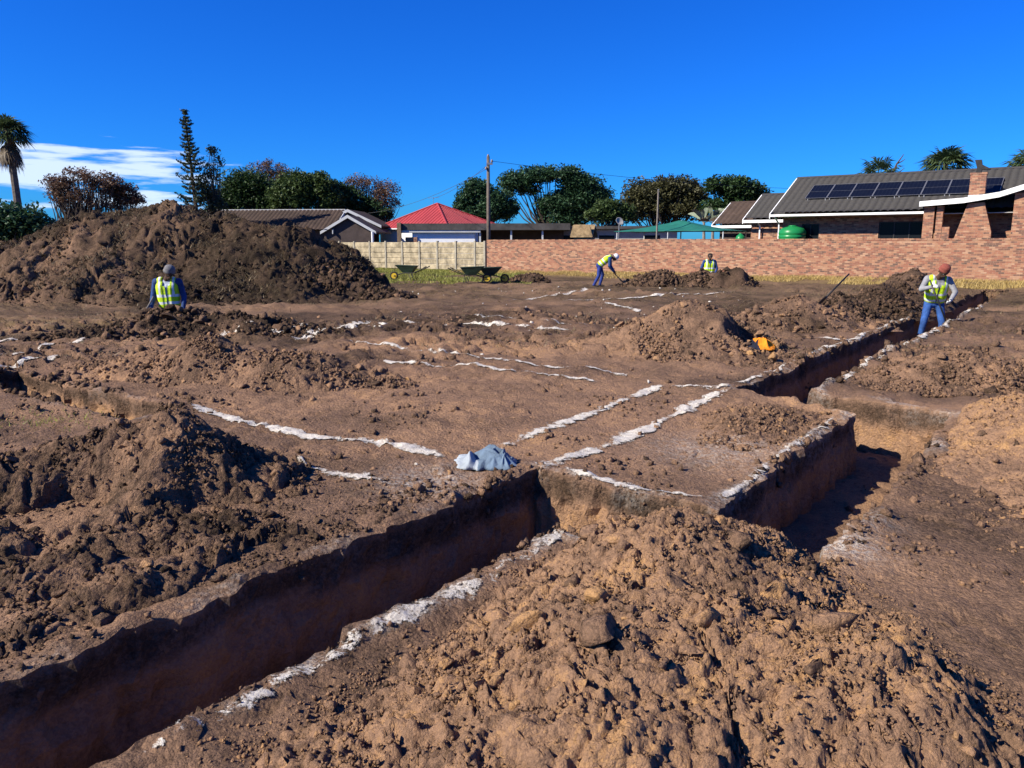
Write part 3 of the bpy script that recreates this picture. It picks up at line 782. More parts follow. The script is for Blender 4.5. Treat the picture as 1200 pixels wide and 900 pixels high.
heap('small low dark heap between the wheelbarrows and the brick wall', [(0.75, 33.0, 0.95, 0.7, 0, 0.42)], 0.08, 0.25, [(0.3, 0.35, 0.5), (0.15, 0.5, 0.5)], 312, 8, (0.08, 0.14), 700, (0.03, 0.07), 0.15, group=G1)
mound = heap('huge dark mound of stripped topsoil and roots taller than the workers',
     [(-13.2, 25.8, 5.0, 4.8, 0, 2.7), (-11.0, 26.0, 4.4, 4.8, 0, 2.85), (-8.6, 25.3, 3.6, 4.2, 0, 2.40), (-6.9, 25.0, 2.9, 3.6, 0, 2.10), (-16.6, 24.4, 4.4, 4.0, 0, 1.6), (-12, 23, 5.5, 3.2, 0, 1.1), (-8.0, 22.6, 3.6, 2.4, 0, 0.8)],
     0.045, 0.06, [(1.0, 0.40, 0.60), (0.45, 0.55, 0.58), (0.22, 0.85, 0.6), (0.12, 0.95, 0.6)], 313, 60, (0.12, 0.30), 7000, (0.02, 0.05), 0.5, straw_=0.06,
     extra_tint=lambda X, Y, Hh: 0.30 * np.exp(-((X + 14.2 + 0.35 * (Y - 24)) / 1.7) ** 2) * sstep(-Y, -25.5, -23) + 0.14 * np.exp(-((X + 10.9) / 0.9) ** 2))  # sunlit tan of the left slope is put into the soil colour
heap('small dark heap at the foot of the huge topsoil mound', [(-4.9, 23.2, 1.4, 1.1, 0, 0.80), (-4.0, 22.8, 1.2, 0.9, 0, 0.45)], 0.06, 0.20, [(0.5, 0.35, 0.55), (0.2, 0.5, 0.55)], 314, 12, (0.08, 0.16), 1200, (0.03, 0.08), 0.2, group=G1)

# loose crumbs strewn over the flat ground between the heaps
rr = np.random.default_rng(5)
def strewn():
    n = 34000
    d = 2.3 + 16 * rr.random(n) ** 1.7; a = rr.uniform(-0.66, 0.66, n)
    x, y = d * np.sin(a), d * np.cos(a)
    dens = 0.03 + 0.97 * sstep(fbm(x, y, 1.1, 4, 401), 0.0, 0.7)
    u, v = uv(x, y)
    ok = (rr.random(n) < dens) & ~((u > 7.2) & (u < 9.3) & (v > -3.3) & (v < -0.6))
    x, y, d = x[ok], y[ok], d[ok]
    S = d * 0.0011 * (6.0 ** (rr.random(len(d)) ** 3.0))
    P = np.stack([x, y, surf(x, y) + S * 0.15], -1)
    u, v = uv(x, y)
    t = 0.50 + 0.12 * rr.standard_normal(len(x))
    # crumbs fallen along the trench rims
    m = 8000
    TL = np.array([7.0, 1.0, 2.5, 1.0, 4.0, 2.0]); k = rr.choice(6, m, p=TL / TL.sum()); T4 = np.array(TRENCHES)[k]; side_ = rr.integers(0, 4, m); q_ = rr.random(m); o_ = np.abs(rr.normal(0, 0.07, m)) + 0.005
    ru = np.where(side_ == 0, T4[:, 0] - o_, np.where(side_ == 1, T4[:, 1] + o_, T4[:, 0] + q_ ** 1.5 * (T4[:, 1] - T4[:, 0])))
    rv = np.where(side_ == 2, T4[:, 2] - o_, np.where(side_ == 3, T4[:, 3] + o_, T4[:, 2] + q_ * (T4[:, 3] - T4[:, 2])))
    ok = (trench_frac(ru, rv) < -0.004) & (fbm(ru, rv, 0.35, 3, 402) > -0.1) & ~((ru > 7.2) & (ru < 9.3) & (rv > -3.3) & (rv < -0.6)) & ~((ru > 4.2) & (ru < 4.7) & (rv > -3.2) & (rv < -1.6))
    rx_, ry_ = xy(ru[ok], rv[ok]); dd_ = np.hypot(rx_, ry_)
    Sr = np.clip(dd_, 3, 9) * 0.0014 * (6.0 ** (rr.random(len(rx_)) ** 2.6))
    P = np.concatenate([P, np.stack([rx_, ry_, surf(rx_, ry_) + Sr * 0.2], -1)]); S = np.concatenate([S, Sr]); t = np.concatenate([t, 0.40 + 0.12 * rr.standard_normal(len(rx_))])
    V, F, T = merge_clods(P, S, t, CL_TINY, rr)
    o = np_mesh('soil_crumbs', V, F, 'soil', None, False, {'tint': T})
    tag(o, 'small crumbs of brown earth strewn over the flat ground', 'soil crumbs', kind='stuff')
strewn()

# ================================================================== lime setting-out lines
def lime(label, pix, width=0.085, broken=0.25, seed=1, world=False, name='lime_line'):
    pts = [Vector((*(p if world else on_ground(*p)), 0)) for p in pix]
    out = []
    for a, b in zip(pts, pts[1:]):
        st = max(0.012, 0.0022 * a.length)
        n = max(2, int((b - a).length / st))
        out += [a.lerp(b, k / n) for k in range(n)]
    out.append(pts[-1])
    C = np.array([p[:2] for p in out]); T = np.gradient(C, axis=0); T /= np.linalg.norm(T, axis=1)[:, None] + 1e-9
    N = np.stack([-T[:, 1], T[:, 0]], -1)
    s = np.concatenate([[0], np.cumsum(np.linalg.norm(np.diff(C, axis=0), axis=1))])
    C = C + N * (0.025 * vnoise(s / 0.35, s * 0 + seed, seed) + 0.010 * vnoise(s / 0.08, s * 0 + seed, seed + 1))[:, None]
    m = 11
    t = np.linspace(-1, 1, m)
    w = width * 0.88 * (1 + 0.30 * vnoise(s / 0.09, s * 0, seed + 2) + 0.25 * vnoise(s / 0.35, s * 0, seed + 3))
    PX = C[:, None, 0] + N[:, None, 0] * t[None] * w[:, None]; PY = C[:, None, 1] + N[:, None, 1] * t[None] * w[:, None]
    far = np.hypot(PX, PY)
    zz = surf(PX, PY) + 0.005 + 0.0009 * far + 0.004 * (1 - t[None] ** 2) * (0.6 + 0.8 * vnoise(PX / 0.05, PY / 0.05, seed + 5))
    idx = np.arange(PX.size).reshape(PX.shape)
    q = np.stack([idx[:-1, :-1], idx[1:, :-1], idx[1:, 1:], idx[:-1, 1:]], -1)
    keep = (surf(PX[:-1, :-1], PY[:-1, :-1]) > -0.06)
    q = q[keep].reshape(-1, 4)[:, ::-1]
    cover = 0.86 - 1.25 * np.abs(t)[None] ** 1.5 + 0.60 * (fbm(PX, PY, 0.22 + 0.02 * float(far.mean()), 4, seed + 9) - broken * 1.1) + 0.25
    ends = np.minimum(s, s[-1] - s); cover = cover - 0.6 * (1 - sstep(ends, 0, 0.12))[:, None]
    o = np_mesh(name, np.stack([PX, PY, zz], -1).reshape(-1, 3), q, 'lime_spread', None, True, {'cover': cover.ravel()})
    return tag(o, label, 'lime line', 'lime lines setting out the walls on the bare ground')
lime('thick white lime line running from the blue jacket across bare ground', [(572, 531), (600, 522), (640, 507), (680, 493), (730, 473), (775, 455)], 0.10, 0.12, 11)
lime('thick white lime line from the trench corner to the cross trench', [(632, 556), (660, 546), (720, 522), (790, 490), (850, 462)], 0.10, 0.12, 12)
lime('wavy white lime line from the left trench to the blue jacket', [(222, 476), (260, 487), (300, 497), (340, 508), (380, 517), (430, 522), (470, 527), (500, 536), (530, 543)], 0.10, 0.15, 13)
lime('short white lime line between the hollowed heap and the near trench', [(322, 548), (350, 552), (400, 562), (440, 570), (490, 578)], 0.09, 0.22, 14)
lime('ragged lime line along the rim of the long near trench', [xy(0.7, -2.26), xy(1.4, -2.265), xy(2.4, -2.255), xy(3.45, -2.25)], 0.085, 0.72, 15, True)
lime('broken lime line along the front rim of the square block', [xy(4.42, -3.0), xy(4.44, -2.5), xy(4.46, -2.0), xy(4.5, -1.8)], 0.07, 0.62, 16, True)
lime('crumbling lime line along the right rim of the square block', [xy(4.6, -1.79), xy(5.5, -1.785), xy(6.6, -1.785), xy(7.6, -1.785)], 0.06, 0.66, 17, True)
lime('short lime line joining the two thick lines at the cross trench', [(783, 458), (815, 460), (855, 463)], 0.07, 0.25, 18)
lime('thin lime line crossing the middle of the bare floor toward the brown heap', [(450, 424), (520, 429), (560, 433), (620, 440), (700, 449)], 0.075, 0.30, 19)
lime('thin broken lime line beyond the middle one', [(408, 404), (470, 410), (545, 418), (620, 429), (735, 440)], 0.08, 0.5, 20)
lime('lime line curving away from the long brown heap', [(345, 401), (385, 394), (430, 386), (465, 380)], 0.14, 0.25, 21)
lime('lime line beside the curving one, ending at a sharp tip', [(320, 398), (370, 393), (405, 388), (435, 377)], 0.13, 0.25, 22)
lime('lime line running across from the end of the curving one', [(468, 380), (530, 381), (600, 385), (700, 388)], 0.12, 0.42, 23)
lime('second broken lime line across the rough ground', [(540, 374), (600, 377), (650, 380), (700, 382)], 0.12, 0.5, 24)
lime('short bright lime line beside the steep brown heap', [(712, 357), (728, 361), (750, 366)], 0.14, 0.2, 25)
lime('thin lime line from the steep heap to the long far trench', [(902, 395), (940, 397), (1000, 400), (1015, 399)], 0.08, 0.3, 26)
lime('pale lime line on rough ground below the huge mound', [(-20, 404), (20, 401), (55, 398), (82, 395)], 0.10, 0.3, 27)
lime('slanting lime line ending at the dark cloddy heap', [(-10, 425), (35, 418), (60, 412), (85, 407), (100, 405)], 0.08, 0.3, 28)
lime('lime line along the far rim of the left trench', [(-10, 436), (20, 434), (50, 430), (80, 424)], 0.08, 0.35, 29)
lime('lime line on the right rim of the long far trench', [xy(9.1, -2.33), xy(12, -2.33), xy(17, -2.33), xy(24, -2.32)], 0.10, 0.62, 30, True)
lime('faint lime line along the left rim of the far trench', [xy(8.6, -3.19), xy(13, -3.19), xy(20, -3.18)], 0.08, 0.72, 31, True)
lime('long lime line in front of the dark heap near the brick wall', [(660, 353), (720, 352), (790, 349), (868, 343)], 0.16, 0.5, 32)
lime('lime line on the rough ground before the helmeted man', [(600, 352), (640, 350), (690, 343)], 0.16, 0.5, 33)
lime('thin lime line below the wheelbarrows on rough ground', [(300, 397), (250, 398)], 0.10, 0.35, 34)

def lime_lumps():
    pts = [(487, 551, .02), (565, 417, .05), (760, 452, .04), (350, 394, .06), (360, 396, .05), (760, 460, .03)]
    n = 70
    px = rr.uniform(430, 880, n); py = 338 + 60 * rr.random(n) ** 1.3
    P, S = [], []
    for x, y in list(zip(px, py)):
        gx, gy = on_ground(x, y); P.append((gx, gy)); S.append(0.02 + 0.05 * rr.random() ** 2)
    for x, y, s in pts:
        gx, gy = on_ground(x, y); P.append((gx, gy)); S.append(s)
    P = np.array(P); S = np.array(S)
    V, F, T = merge_clods(np.stack([P[:, 0], P[:, 1], surf(P[:, 0], P[:, 1]) + S * 0.1], -1), S, S * 0, CL_SMALL, rr)
    o = np_mesh('lime_lumps', V, F, 'lime', None, False)
    tag(o, 'scattered small white lumps of lime on the rough ground', 'lime lumps', kind='stuff')
lime_lumps()

# ================================================================== grass
def grass(name, label, cat, n, sample, h0, h1, material, width=0.012, group=None, seed=3, parent=None, lean=0.5):
    r = np.random.default_rng(seed)
    x, y = sample(n, r); n = len(x)
    z0 = surf(x, y) - 0.01
    h = h0 + (h1 - h0) * r.random(n) ** 1.5
    a = r.uniform(0, 6.283, n); lx = r.normal(0, lean, n) * h; ly = r.normal(0, lean, n) * h
    w = width * (0.6 + 0.8 * r.random(n))
    b0 = np.stack([x - np.cos(a) * w, y - np.sin(a) * w, z0], -1); b1 = np.stack([x + np.cos(a) * w, y + np.sin(a) * w, z0], -1)
    tp = np.stack([x + lx, y + ly, z0 + h], -1)
    V = np.stack([b0, b1, tp], 1).reshape(-1, 3)
    F = np.arange(3 * n).reshape(-1, 3)
    o = np_mesh(name, V, F, material, parent, False, {'tint': np.repeat(r.random(n), 3)})
    o['kind'] = 'stuff'
    if parent is None: tag(o, label, cat)
    return o
def strip_dry(n, r):
    t = r.uniform(-1.0, 33, n); d = -0.05 - 3.4 * r.random(n) ** 1.3
    c, s = math.cos(R(-35)), math.sin(R(-35))
    x = -1.5 + t * c + d * WN[0]; y = 46 + t * s + d * WN[1]
    ok = (fbm(x, y, 1.2, 3, 91) > -0.4 + 0.5 * (d < -2.3)) & (heap_at(x, y) < -0.02)
    return x[ok], y[ok]
grass('dry_grass', 'strip of dry yellow grass along the foot of the brick wall', 'grass', 62000, strip_dry, 0.04, 0.19, 'grass_dry', 0.016, seed=41)
def lawn(n, r):
    x = r.uniform(-14, 0.8, n); y = 31.5 + 22 * r.random(n)
    ok = (fbm(x, y, 1.5, 3, 92) > -0.55) & (heap_at(x, y) < -0.02) & (0.602 * (x + 1.6) + 0.799 * (y - 46.2) < -0.1)
    return x[ok], y[ok]
grass('lawn', 'patch of short green grass in front of the precast concrete fence', 'grass', 60000, lawn, 0.04, 0.15, 'grass_green', 0.02, seed=42)
def tufts_site(n, r):
    d = 12 + 22 * r.random(n); a = r.uniform(-0.62, 0.62, n)
    x, y = d * np.sin(a), d * np.cos(a)
    ok = (fbm(x, y, 1.1, 4, 93) > 0.22) & (trench_frac(*uv(x, y)) < -0.1)
    return x[ok], y[ok]
grass('dead_grass_tufts', 'sparse dead grass and roots on the rough stripped ground', 'grass', 52000, tufts_site, 0.02, 0.09, 'root_fibre', 0.010, seed=43, lean=1.1)
def tufts_mound(n, r):
    x = r.uniform(-20, -2.8, n); y = r.uniform(20.5, 29, n)
    ok = (heap_at(x, y) > 0.15) & (fbm(x, y, 0.8, 3, 94) > -0.1)
    return x[ok], y[ok]
grass('root_tufts', None, None, 62000, tufts_mound, 0.03, 0.16, 'root_fibre', 0.010, seed=44, parent=mound, lean=0.9)
def sprigs(n, r):
    x = r.normal(-4.35, 0.35, n); y = r.normal(7.05, 0.18, n)
    return x, y
grass('weeds', 'small patch of green weeds on dark soil by the left trench', 'weeds', 260, sprigs, 0.02, 0.07, 'grass_green', 0.006, seed=45, lean=0.9)

# ================================================================== boundary walls
bw = thing('boundary_wall', 'long mottled red face brick boundary wall behind the site', 'wall', (-1.5, 46, 0), -35)
MB().box(0.02, 40, 0.0, 0.22, -0.4, 1.77).build('wall', 'face_brick', bw)
cp = MB()
xx = 0.02
while xx < 40:
    cp.box(xx, xx + 0.218, -0.012, 0.232, 1.772, 1.85 + random.uniform(-0.006, 0.006)); xx += 0.226
cp.build('coping', 'face_brick', bw)

pf = thing('precast_fence', 'weathered yellowish precast concrete panel fence joining the brick wall', 'fence', (-1.6, 46.2, 0), -37)
slab_me = None
for k in range(11):
    x1 = 0.0 if k == 0 else -0.75 - 1.52 * (k - 1)
    x0 = -0.75 - 1.52 * k
    MB().box(x1 - 0.07, x1 + 0.07, -0.075, 0.075, -0.3, 1.78 + random.uniform(-.01, .015)).build('post', 'precast_post', pf, bevel=0.012)
    for j in range(5):
        w = (x1 - x0) - 0.14
        zb = 0.04 + 0.336 * j
        MB().box(x0 + 0.07, x1 - 0.07, -0.028 + random.uniform(-.008, .008), 0.028, zb, zb + 0.326).build('panel', 'precast', pf, bevel=0.024)

pal = thing('palisade_fence', 'dark steel palisade fence beneath the tall hedge', 'fence', (-25.0, 33.5, 0), 8)
for k in range(22):
    MB().prism([(-0.03 + 0.28 * k - 4, -0.2), (0.03 + 0.28 * k - 4, -0.2), (0.03 + 0.28 * k - 4, 1.55), (0.28 * k - 4, 1.65), (-0.03 + 0.28 * k - 4, 1.55)], 'y', -0.012, 0.012).build('pale', 'steel_dark', pal)
for zz in (0.35, 1.3): MB().box(-4.1, 2.1, 0.013, 0.045, zz, zz + 0.05).build('rail', 'steel_dark', pal)

# ================================================================== houses
def tiled_roof(x0, x1, ye, ze, yr, zr, per=0.30, course=0.36, amp=0.05):
    """one slope of rolled tiles in stepped courses, eave (ye,ze) to ridge (yr,zr)"""
    L = math.hypot(yr - ye, zr - ze); n = max(2, int(L / course)); d = ((yr - ye) / L, (zr - ze) / L); up = (-d[1], d[0])
    if up[1] < 0: up = (-up[0], -up[1])
    xs = np.arange(x0, x1 + 1e-6, per / 6)
    prof = amp * np.abs(np.sin(np.pi * xs / per)) ** 0.7
    V, rows = [], []
    for k in range(n):
        for e, off in ((0.0, 0.05), (1.0, 0.0)):
            s = (k + e) * L / n
            h = prof + off
            rows.append(np.stack([xs, ye + d[0] * s + up[0] * h, ze + d[1] * s + up[1] * h], -1))
    V = np.array(rows); idx = np.arange(V.shape[0] * V.shape[1]).reshape(V.shape[:2])
    F = np.stack([idx[:-1, :-1], idx[:-1, 1:], idx[1:, 1:], idx[1:, :-1]], -1).reshape(-1, 4)
    if (yr - ye) < 0: F = F[:, ::-1]
    return V.reshape(-1, 3), F
def add_roof(parent, name, x0, x1, ye, ze, yr, zr, m='roof_tile', **k):
    V, F = tiled_roof(x0, x1, ye, ze, yr, zr, **k)
    return np_mesh(name, V, F, m, parent, False)
def barge(parent, x, ye, ze, yr, zr, y2, z2, m='white_paint', t=0.045, dep=0.17):
    MB().prism([(ye, ze + 0.05), (yr, zr + 0.05), (y2, z2 + 0.05), (y2, z2 - dep), (yr, zr - dep), (ye, ze - dep)], 'x', x - t, x).build('barge_board', m, parent)
def window(parent, x0, x1, y, z0, z1, panes=2, glass='glass', curtain=False):
    f = MB()
    f.box(x0, x1, y + 0.05, y + 0.11, z0, z0 + 0.05).box(x0, x1, y + 0.05, y + 0.11, z1 - 0.05, z1)
    for k in range(panes + 1):
        xc = x0 + (x1 - x0 - 0.05) * k / panes
        f.box(xc, xc + 0.05, y + 0.047, y + 0.113, z0 + 0.05, z1 - 0.05)
    w = f.build('window', 'steel_dark', parent)
    for k in range(panes):
        a = x0 + (x1 - x0 - 0.05) * k / panes + 0.05; b = x0 + (x1 - x0 - 0.05) * (k + 1) / panes
        MB().box(a, b, y + 0.075, y + 0.083, z0 + 0.05, z1 - 0.05).build('pane', glass, w)
    MB().box(x0 - 0.05, x1 + 0.05, y - 0.04, y + 0.05, z0 - 0.07, z0 - 0.002).build('sill', 'face_brick', w)
    if curtain:
        n = 60; xs = np.linspace(x0 + 0.05, x1 - 0.05, n); ys = y + 0.2 + 0.03 * np.sin(np.arange(n) * 1.1)
        V = np.concatenate([np.stack([xs, ys, xs * 0 + z0], -1), np.stack([xs, ys, xs * 0 + z1], -1)])
        F = np.array([[i, i + 1, n + i + 1, n + i] for i in range(n - 1)])
        np_mesh('curtain', V, F, 'curtain', w, True)

# the brick house with the solar panels
mh = thing('brick_house', 'brick house with dark tiled roof and a row of solar panels', 'house', (12.25, 37.3, 0), -36)
EY, EZ, RY, RZ, XE = 0.0, 3.0, 3.96, 4.88, 14.0
WY = 0.85
wins = [(4.62, 6.5, 1.62, 2.60), (1.25, 2.05, 1.75, 2.55)]
wb = MB()
segs = [(-0.0 + 0.35, 1.25, None), (1.25, 2.05, wins[1]), (2.05, 4.62, None), (4.62, 6.5, wins[0]), (6.5, 13.6, None)]
for a, b, w in segs:
    if w is None: wb.box(a, b, WY, WY + 0.22, -0.2, 2.86)
    else: wb.box(a, b, WY, WY + 0.22, -0.2, w[2]).box(a, b, WY, WY + 0.22, w[3], 2.86)
wb.build('wall', 'face_brick', mh)
MB().prism([(WY + 0.22, -0.2), (7.1, -0.2), (7.1, 2.9), (RY, RZ - 0.18), (WY + 0.22, 3.28)], 'x', 0.35, 0.57).build('gable_wall', 'face_brick', mh)
MB().box(0.58, 13.6, 3.0, 3.1, -0.2, 2.8).build('inner_wall', 'dark_wall', mh)
rf = add_roof(mh, 'roof', 0, XE, EY, EZ, RY, RZ)
add_roof(mh, 'roof', 0, XE, 2 * RY, EZ, RY, RZ)
MB().tube([(0, RY, RZ + 0.02), (XE, RY, RZ + 0.02)], 0.075, 8).build('ridge_cap', 'roof_tile', rf)
barge(mh, -0.01, EY, EZ - 0.03, RY, RZ - 0.02, 2 * RY, EZ - 0.03)
MB().box(0.0, XE, 0.07, WY, EZ - 0.14, EZ - 0.11).build('soffit', 'soffit', mh)
MB().box(-0.02, 6.75, -0.11, 0.0, EZ - 0.115, EZ - 0.02).build('gutter', 'white_paint', mh)
MB().tube([(0.2, -0.02, EZ - 0.12), (0.2, WY - 0.08, EZ - 0.45), (0.2, WY - 0.06, 0.2)], 0.04, 8).build('downpipe', 'white_paint', mh)
window(mh, *wins[0][:2], WY, *wins[0][2:], 3, curtain=True)
window(mh, *wins[1][:2], WY, *wins[1][2:], 2)
# solar panels on the front slope
sl = math.hypot(RY - EY, RZ - EZ); dy, dz = (RY - EY) / sl, (RZ - EZ) / sl
rot = Matrix.Rotation(math.atan2(dz, dy), 4, 'X')
for k in range(8):
    p = MB().box(0, 0.965, 0, 1.62, 0, 0.03).build('solar_panel', 'solar', mh)
    y0 = 1.30
    p.location = (1.2 + 0.988 * k, y0 - dz * 0.11, EZ + (RZ - EZ) * y0 / RY + dy * 0.11); p.rotation_euler = rot.to_euler()
    MB().box(-0.008, 0.014, -0.008, 1.628, 0.031, 0.04).box(0.951, 0.973, -0.008, 1.628, 0.031, 0.04).box(0.014, 0.951, -0.008, 0.014, 0.031, 0.04).box(0.014, 0.951, 1.606, 1.628, 0.031, 0.04).box(0.014, 0.951, 0.803, 0.812, 0.031, 0.034).build('frame', 'steel_grey', p)
    MB().box(0.1, 0.14, 0, 1.62, -0.10, 0).box(0.9, 0.94, 0, 1.62, -0.10, 0).build('rail', 'alloy', p)

# patio with the flared chimney breast, built onto the boundary wall
PX = 24.5
pt = thing('brick_patio', 'brick patio with white sloping roof edge and flared chimney breast', 'patio', (-1.5 + PX * math.cos(R(-35)) - 0.3 * math.sin(R(-35)), 46 + PX * math.sin(R(-35)) + 0.3 * math.cos(R(-35)), 0), -35)
MB().box(-1.70, -1.30, 0, 0.42, -0.1, 3.16).build('column', 'face_brick', pt)
MB().box(-1.22, -0.98, 0.02, 0.40, -0.1, 3.18).build('column', 'face_brick', pt)
MB().box(-0.98, -0.70, 0.04, 0.26, -0.1, 2.32).build('low_wall', 'face_brick', pt)
MB().prism([(-0.50, 1.0), (-0.50, 1.82), (-0.12, 3.24), (0.46, 3.28), (0.80, 2.12), (0.84, 1.0)], 'y', -0.03, 0.75).build('chimney_breast', 'face_brick', pt)
MB().box(1.48, 2.6, 0.0, 0.45, -0.1, 3.62).build('column', 'face_brick', pt)
MB().box(-1.9, 4.0, 1.85, 2.05, -0.1, 3.2).build('back_wall', 'dark_wall', pt)
MB().box(-0.42, -0.05, 1.80, 1.849, 0.1, 2.75).build('door', 'curtain', pt)
pr_ = [(-1.86, 3.37), (-0.26, 3.47), (0.96, 3.66), (1.74, 3.92), (4.5, 4.75)]
MB().prism(pr_ + [(x, z_ - 0.21) for x, z_ in reversed(pr_)], 'y', -0.28, -0.20).build('fascia', 'white_paint', pt)
MB().prism([(x, z_ - 0.01) for x, z_ in pr_] + [(x, z_ - 0.16) for x, z_ in reversed(pr_)], 'y', -0.199, 2.9).build('roof', 'soffit', pt)
ch = MB().box(-0.19, 0.38, 0.74, 1.22, 3.4, 4.44).box(-0.215, 0.405, 0.715, 1.245, 4.441, 4.52).build('chimney', 'face_brick', pt)
MB().box(-0.205, 0.395, 0.725, 1.235, 3.44, 3.62).build('flashing', 'grey_paint', ch)
MB().prism([(-0.02, 4.52), (0.0, 4.72), (-0.1, 5.04), (0.14, 5.04), (0.18, 4.84), (0.5, 4.66), (0.46, 4.63), (0.18, 4.64), (0.16, 4.52)], 'y', 0.85, 1.11).build('cowl', 'steel_dark', ch)

def small_house(label, root, rz, length, ez, ry, rzz, wall_m, roof_m='roof_tile', wy=0.5, nm='outbuilding'):
    h = thing(nm, label, 'house', root, rz)
    MB().box(0.25, length, wy, wy + 0.2, -0.2, ez - 0.12).build('wall', wall_m, h)
    MB().prism([(wy + 0.2, -0.2), (2 * ry - wy, -0.2), (2 * ry - wy, ez - 0.1), (ry, rzz - 0.15), (wy + 0.2, ez + 0.1)], 'x', 0.25, 0.45).build('gable_wall', wall_m, h)
    r_ = add_roof(h, 'roof', 0, length, 0, ez, ry, rzz, roof_m)
    add_roof(h, 'roof', 0, length, 2 * ry, ez, ry, rzz, roof_m)
    MB().tube([(0, ry, rzz + 0.02), (length, ry, rzz + 0.02)], 0.07, 8).build('ridge_cap', roof_m, r_)
    barge(h, -0.01, 0, ez - 0.03, ry, rzz - 0.02, 2 * ry, ez - 0.03)
    MB().box(-0.02, length, -0.09, 0.0, ez - 0.16, ez - 0.02).build('gutter', 'white_paint', h)
    return h
sh = small_house('narrow brick gable with tiled roof against the solar panel house', (11.75, 39.9, 0), -36, 2.6, 2.82, 2.7, 4.16, 'face_brick')
MB().tube([(0.75, -0.1, 2.75), (0.75, 0.35, 2.5), (0.75, 0.40, 0.2)], 0.045, 8).build('downpipe', 'white_paint', sh)
sh = small_house('low brick outbuilding with brown tiled roof behind the green shade canopy', (11.05, 43.3, 0), -36, 5.0, 2.62, 2.7, 3.92, 'dark_wall', 'roof_brown')

# green water tanks behind the wall
def tank(label, x, y, r, h):
    t = thing('water_tank', label, 'tank', (x, y, 0), 0, 'green water tanks behind the brick wall')
    prof = [(r, 0)]
    n = int((h - 0.35) / 0.16)
    for k in range(n):
        z0 = (h - 0.35) * k / n; z1 = (h - 0.35) * (k + 1) / n
        prof += [(r, z0 + 0.03), (r * 0.975, z0 + 0.05), (r * 0.975, z1 - 0.05), (r, z1 - 0.03)]
    prof += [(r, h - 0.35), (r * 0.97, h - 0.24), (r * 0.8, h - 0.12), (r * 0.35, h - 0.04), (r * 0.3, h - 0.03)]
    MB().lathe(prof, 28).build('shell', 'tank_green', t, True)
    MB().lathe([(r * 0.3, h - 0.035), (r * 0.31, h), (r * 0.2, h + 0.02), (0.01, h + 0.02)], 20).build('lid', 'tank_green', t, True)
tank('large round green plastic water tank beside the brick house', 13.2, 36.90, 0.62, 2.46)
tank('small green tank beside the narrow brick gable', 11.25, 38.55, 0.24, 2.12)

# green shade canopy
tent = thing('shade_canopy', 'low green shade net canopy on thin pale posts', 'canopy', (9.15, 42.45, 0), -36)
def canopy():
    n = 24; xs = np.linspace(-1, 1, n); X, Y = np.meshgrid(xs, xs, indexing='ij')
    m = np.maximum(np.abs(X), np.abs(Y))
    Z = 2.9 - 0.62 * m ** 0.85 - 0.05 * np.sin(np.pi * m) + 0.012 * vnoise(X * 6, Y * 6, 3)
    idx = np.arange(n * n).reshape(n, n)
    F = np.stack([idx[:-1, :-1], idx[1:, :-1], idx[1:, 1:], idx[:-1, 1:]], -1).reshape(-1, 4)
    o = np_mesh('net', np.stack([X * 3.15, Y * 1.75, Z], -1).reshape(-1, 3), F, 'shade_net', tent, False)
    md = o.modifiers.new('thick', 'SOLIDIFY'); md.thickness = 0.015
canopy()
for a, b in ((-3.0, -1.65), (3.0, -1.65), (-3.0, 1.65), (3.0, 1.65), (0, -1.65)):
    MB().tube([(a, b, -0.1), (a, b, 2.27)], 0.035, 8).build('post', 'grey_paint', tent)
MB().tube([(0, 0, -0.1), (0, 0, 2.87)], 0.035, 8).build('post', 'grey_paint', tent)

# red hipped house
rh = thing('red_roofed_house', 'house with bright red hipped metal roof behind the concrete fence', 'house', (-5.9, 62.3, 0), 0)
C4 = [(-5.2, 0.6), (1.25, -5.2), (5.6, 0.3), (-1.0, 6.0)]
AP = (0.0, 0.0, 4.72)
for k in range(4):
    a, b = C4[k], C4[(k + 1) % 4]
    nrib = 22
    m_ = MB()
    m_.quad((a[0], a[1], 2.78), (b[0], b[1], 2.78), AP)
    pl = m_.build('roof', 'roof_red', rh)
    s_ = MB()
    for j in range(1, nrib):     # raised sheet ribs
        t = j / nrib; q = Vector((a[0] + (b[0] - a[0]) * t, a[1] + (b[1] - a[1]) * t, 2.79))
        mid = Vector(((a[0] + b[0]) / 2, (a[1] + b[1]) / 2, 2.78)); up = (Vector(AP) - mid); w = 1 - abs(2 * t - 1)
        s_.tube([q, q + up * w + Vector((0, 0, 0.01))], 0.02, 4)
    s_.build('ribs', 'roof_red', pl)
    e = MB().tube([(a[0], a[1], 2.80), (AP[0], AP[1], AP[2] + 0.02)], 0.07, 6).build('hip_cap', 'roof_red', rh)
    ia, ib = (a[0] * 0.9, a[1] * 0.9), (b[0] * 0.9, b[1] * 0.9)
    MB().quad((ia[0], ia[1], -0.1), (ib[0], ib[1], -0.1), (ib[0], ib[1], 2.9), (ia[0], ia[1], 2.9)).build('wall', 'white_paint', rh)
    MB().tube([(a[0], a[1], 2.74), (b[0], b[1], 2.74)], 0.06, 6).build('gutter', 'grey_paint', rh)
MB().tube([(-0.3, 0, 4.7), (-0.3, 0, 5.2)], 0.015, 5).tube([(-0.7, 0, 5.15), (0.15, 0, 5.2)], 0.012, 5).build('aerial', 'steel_grey', rh)

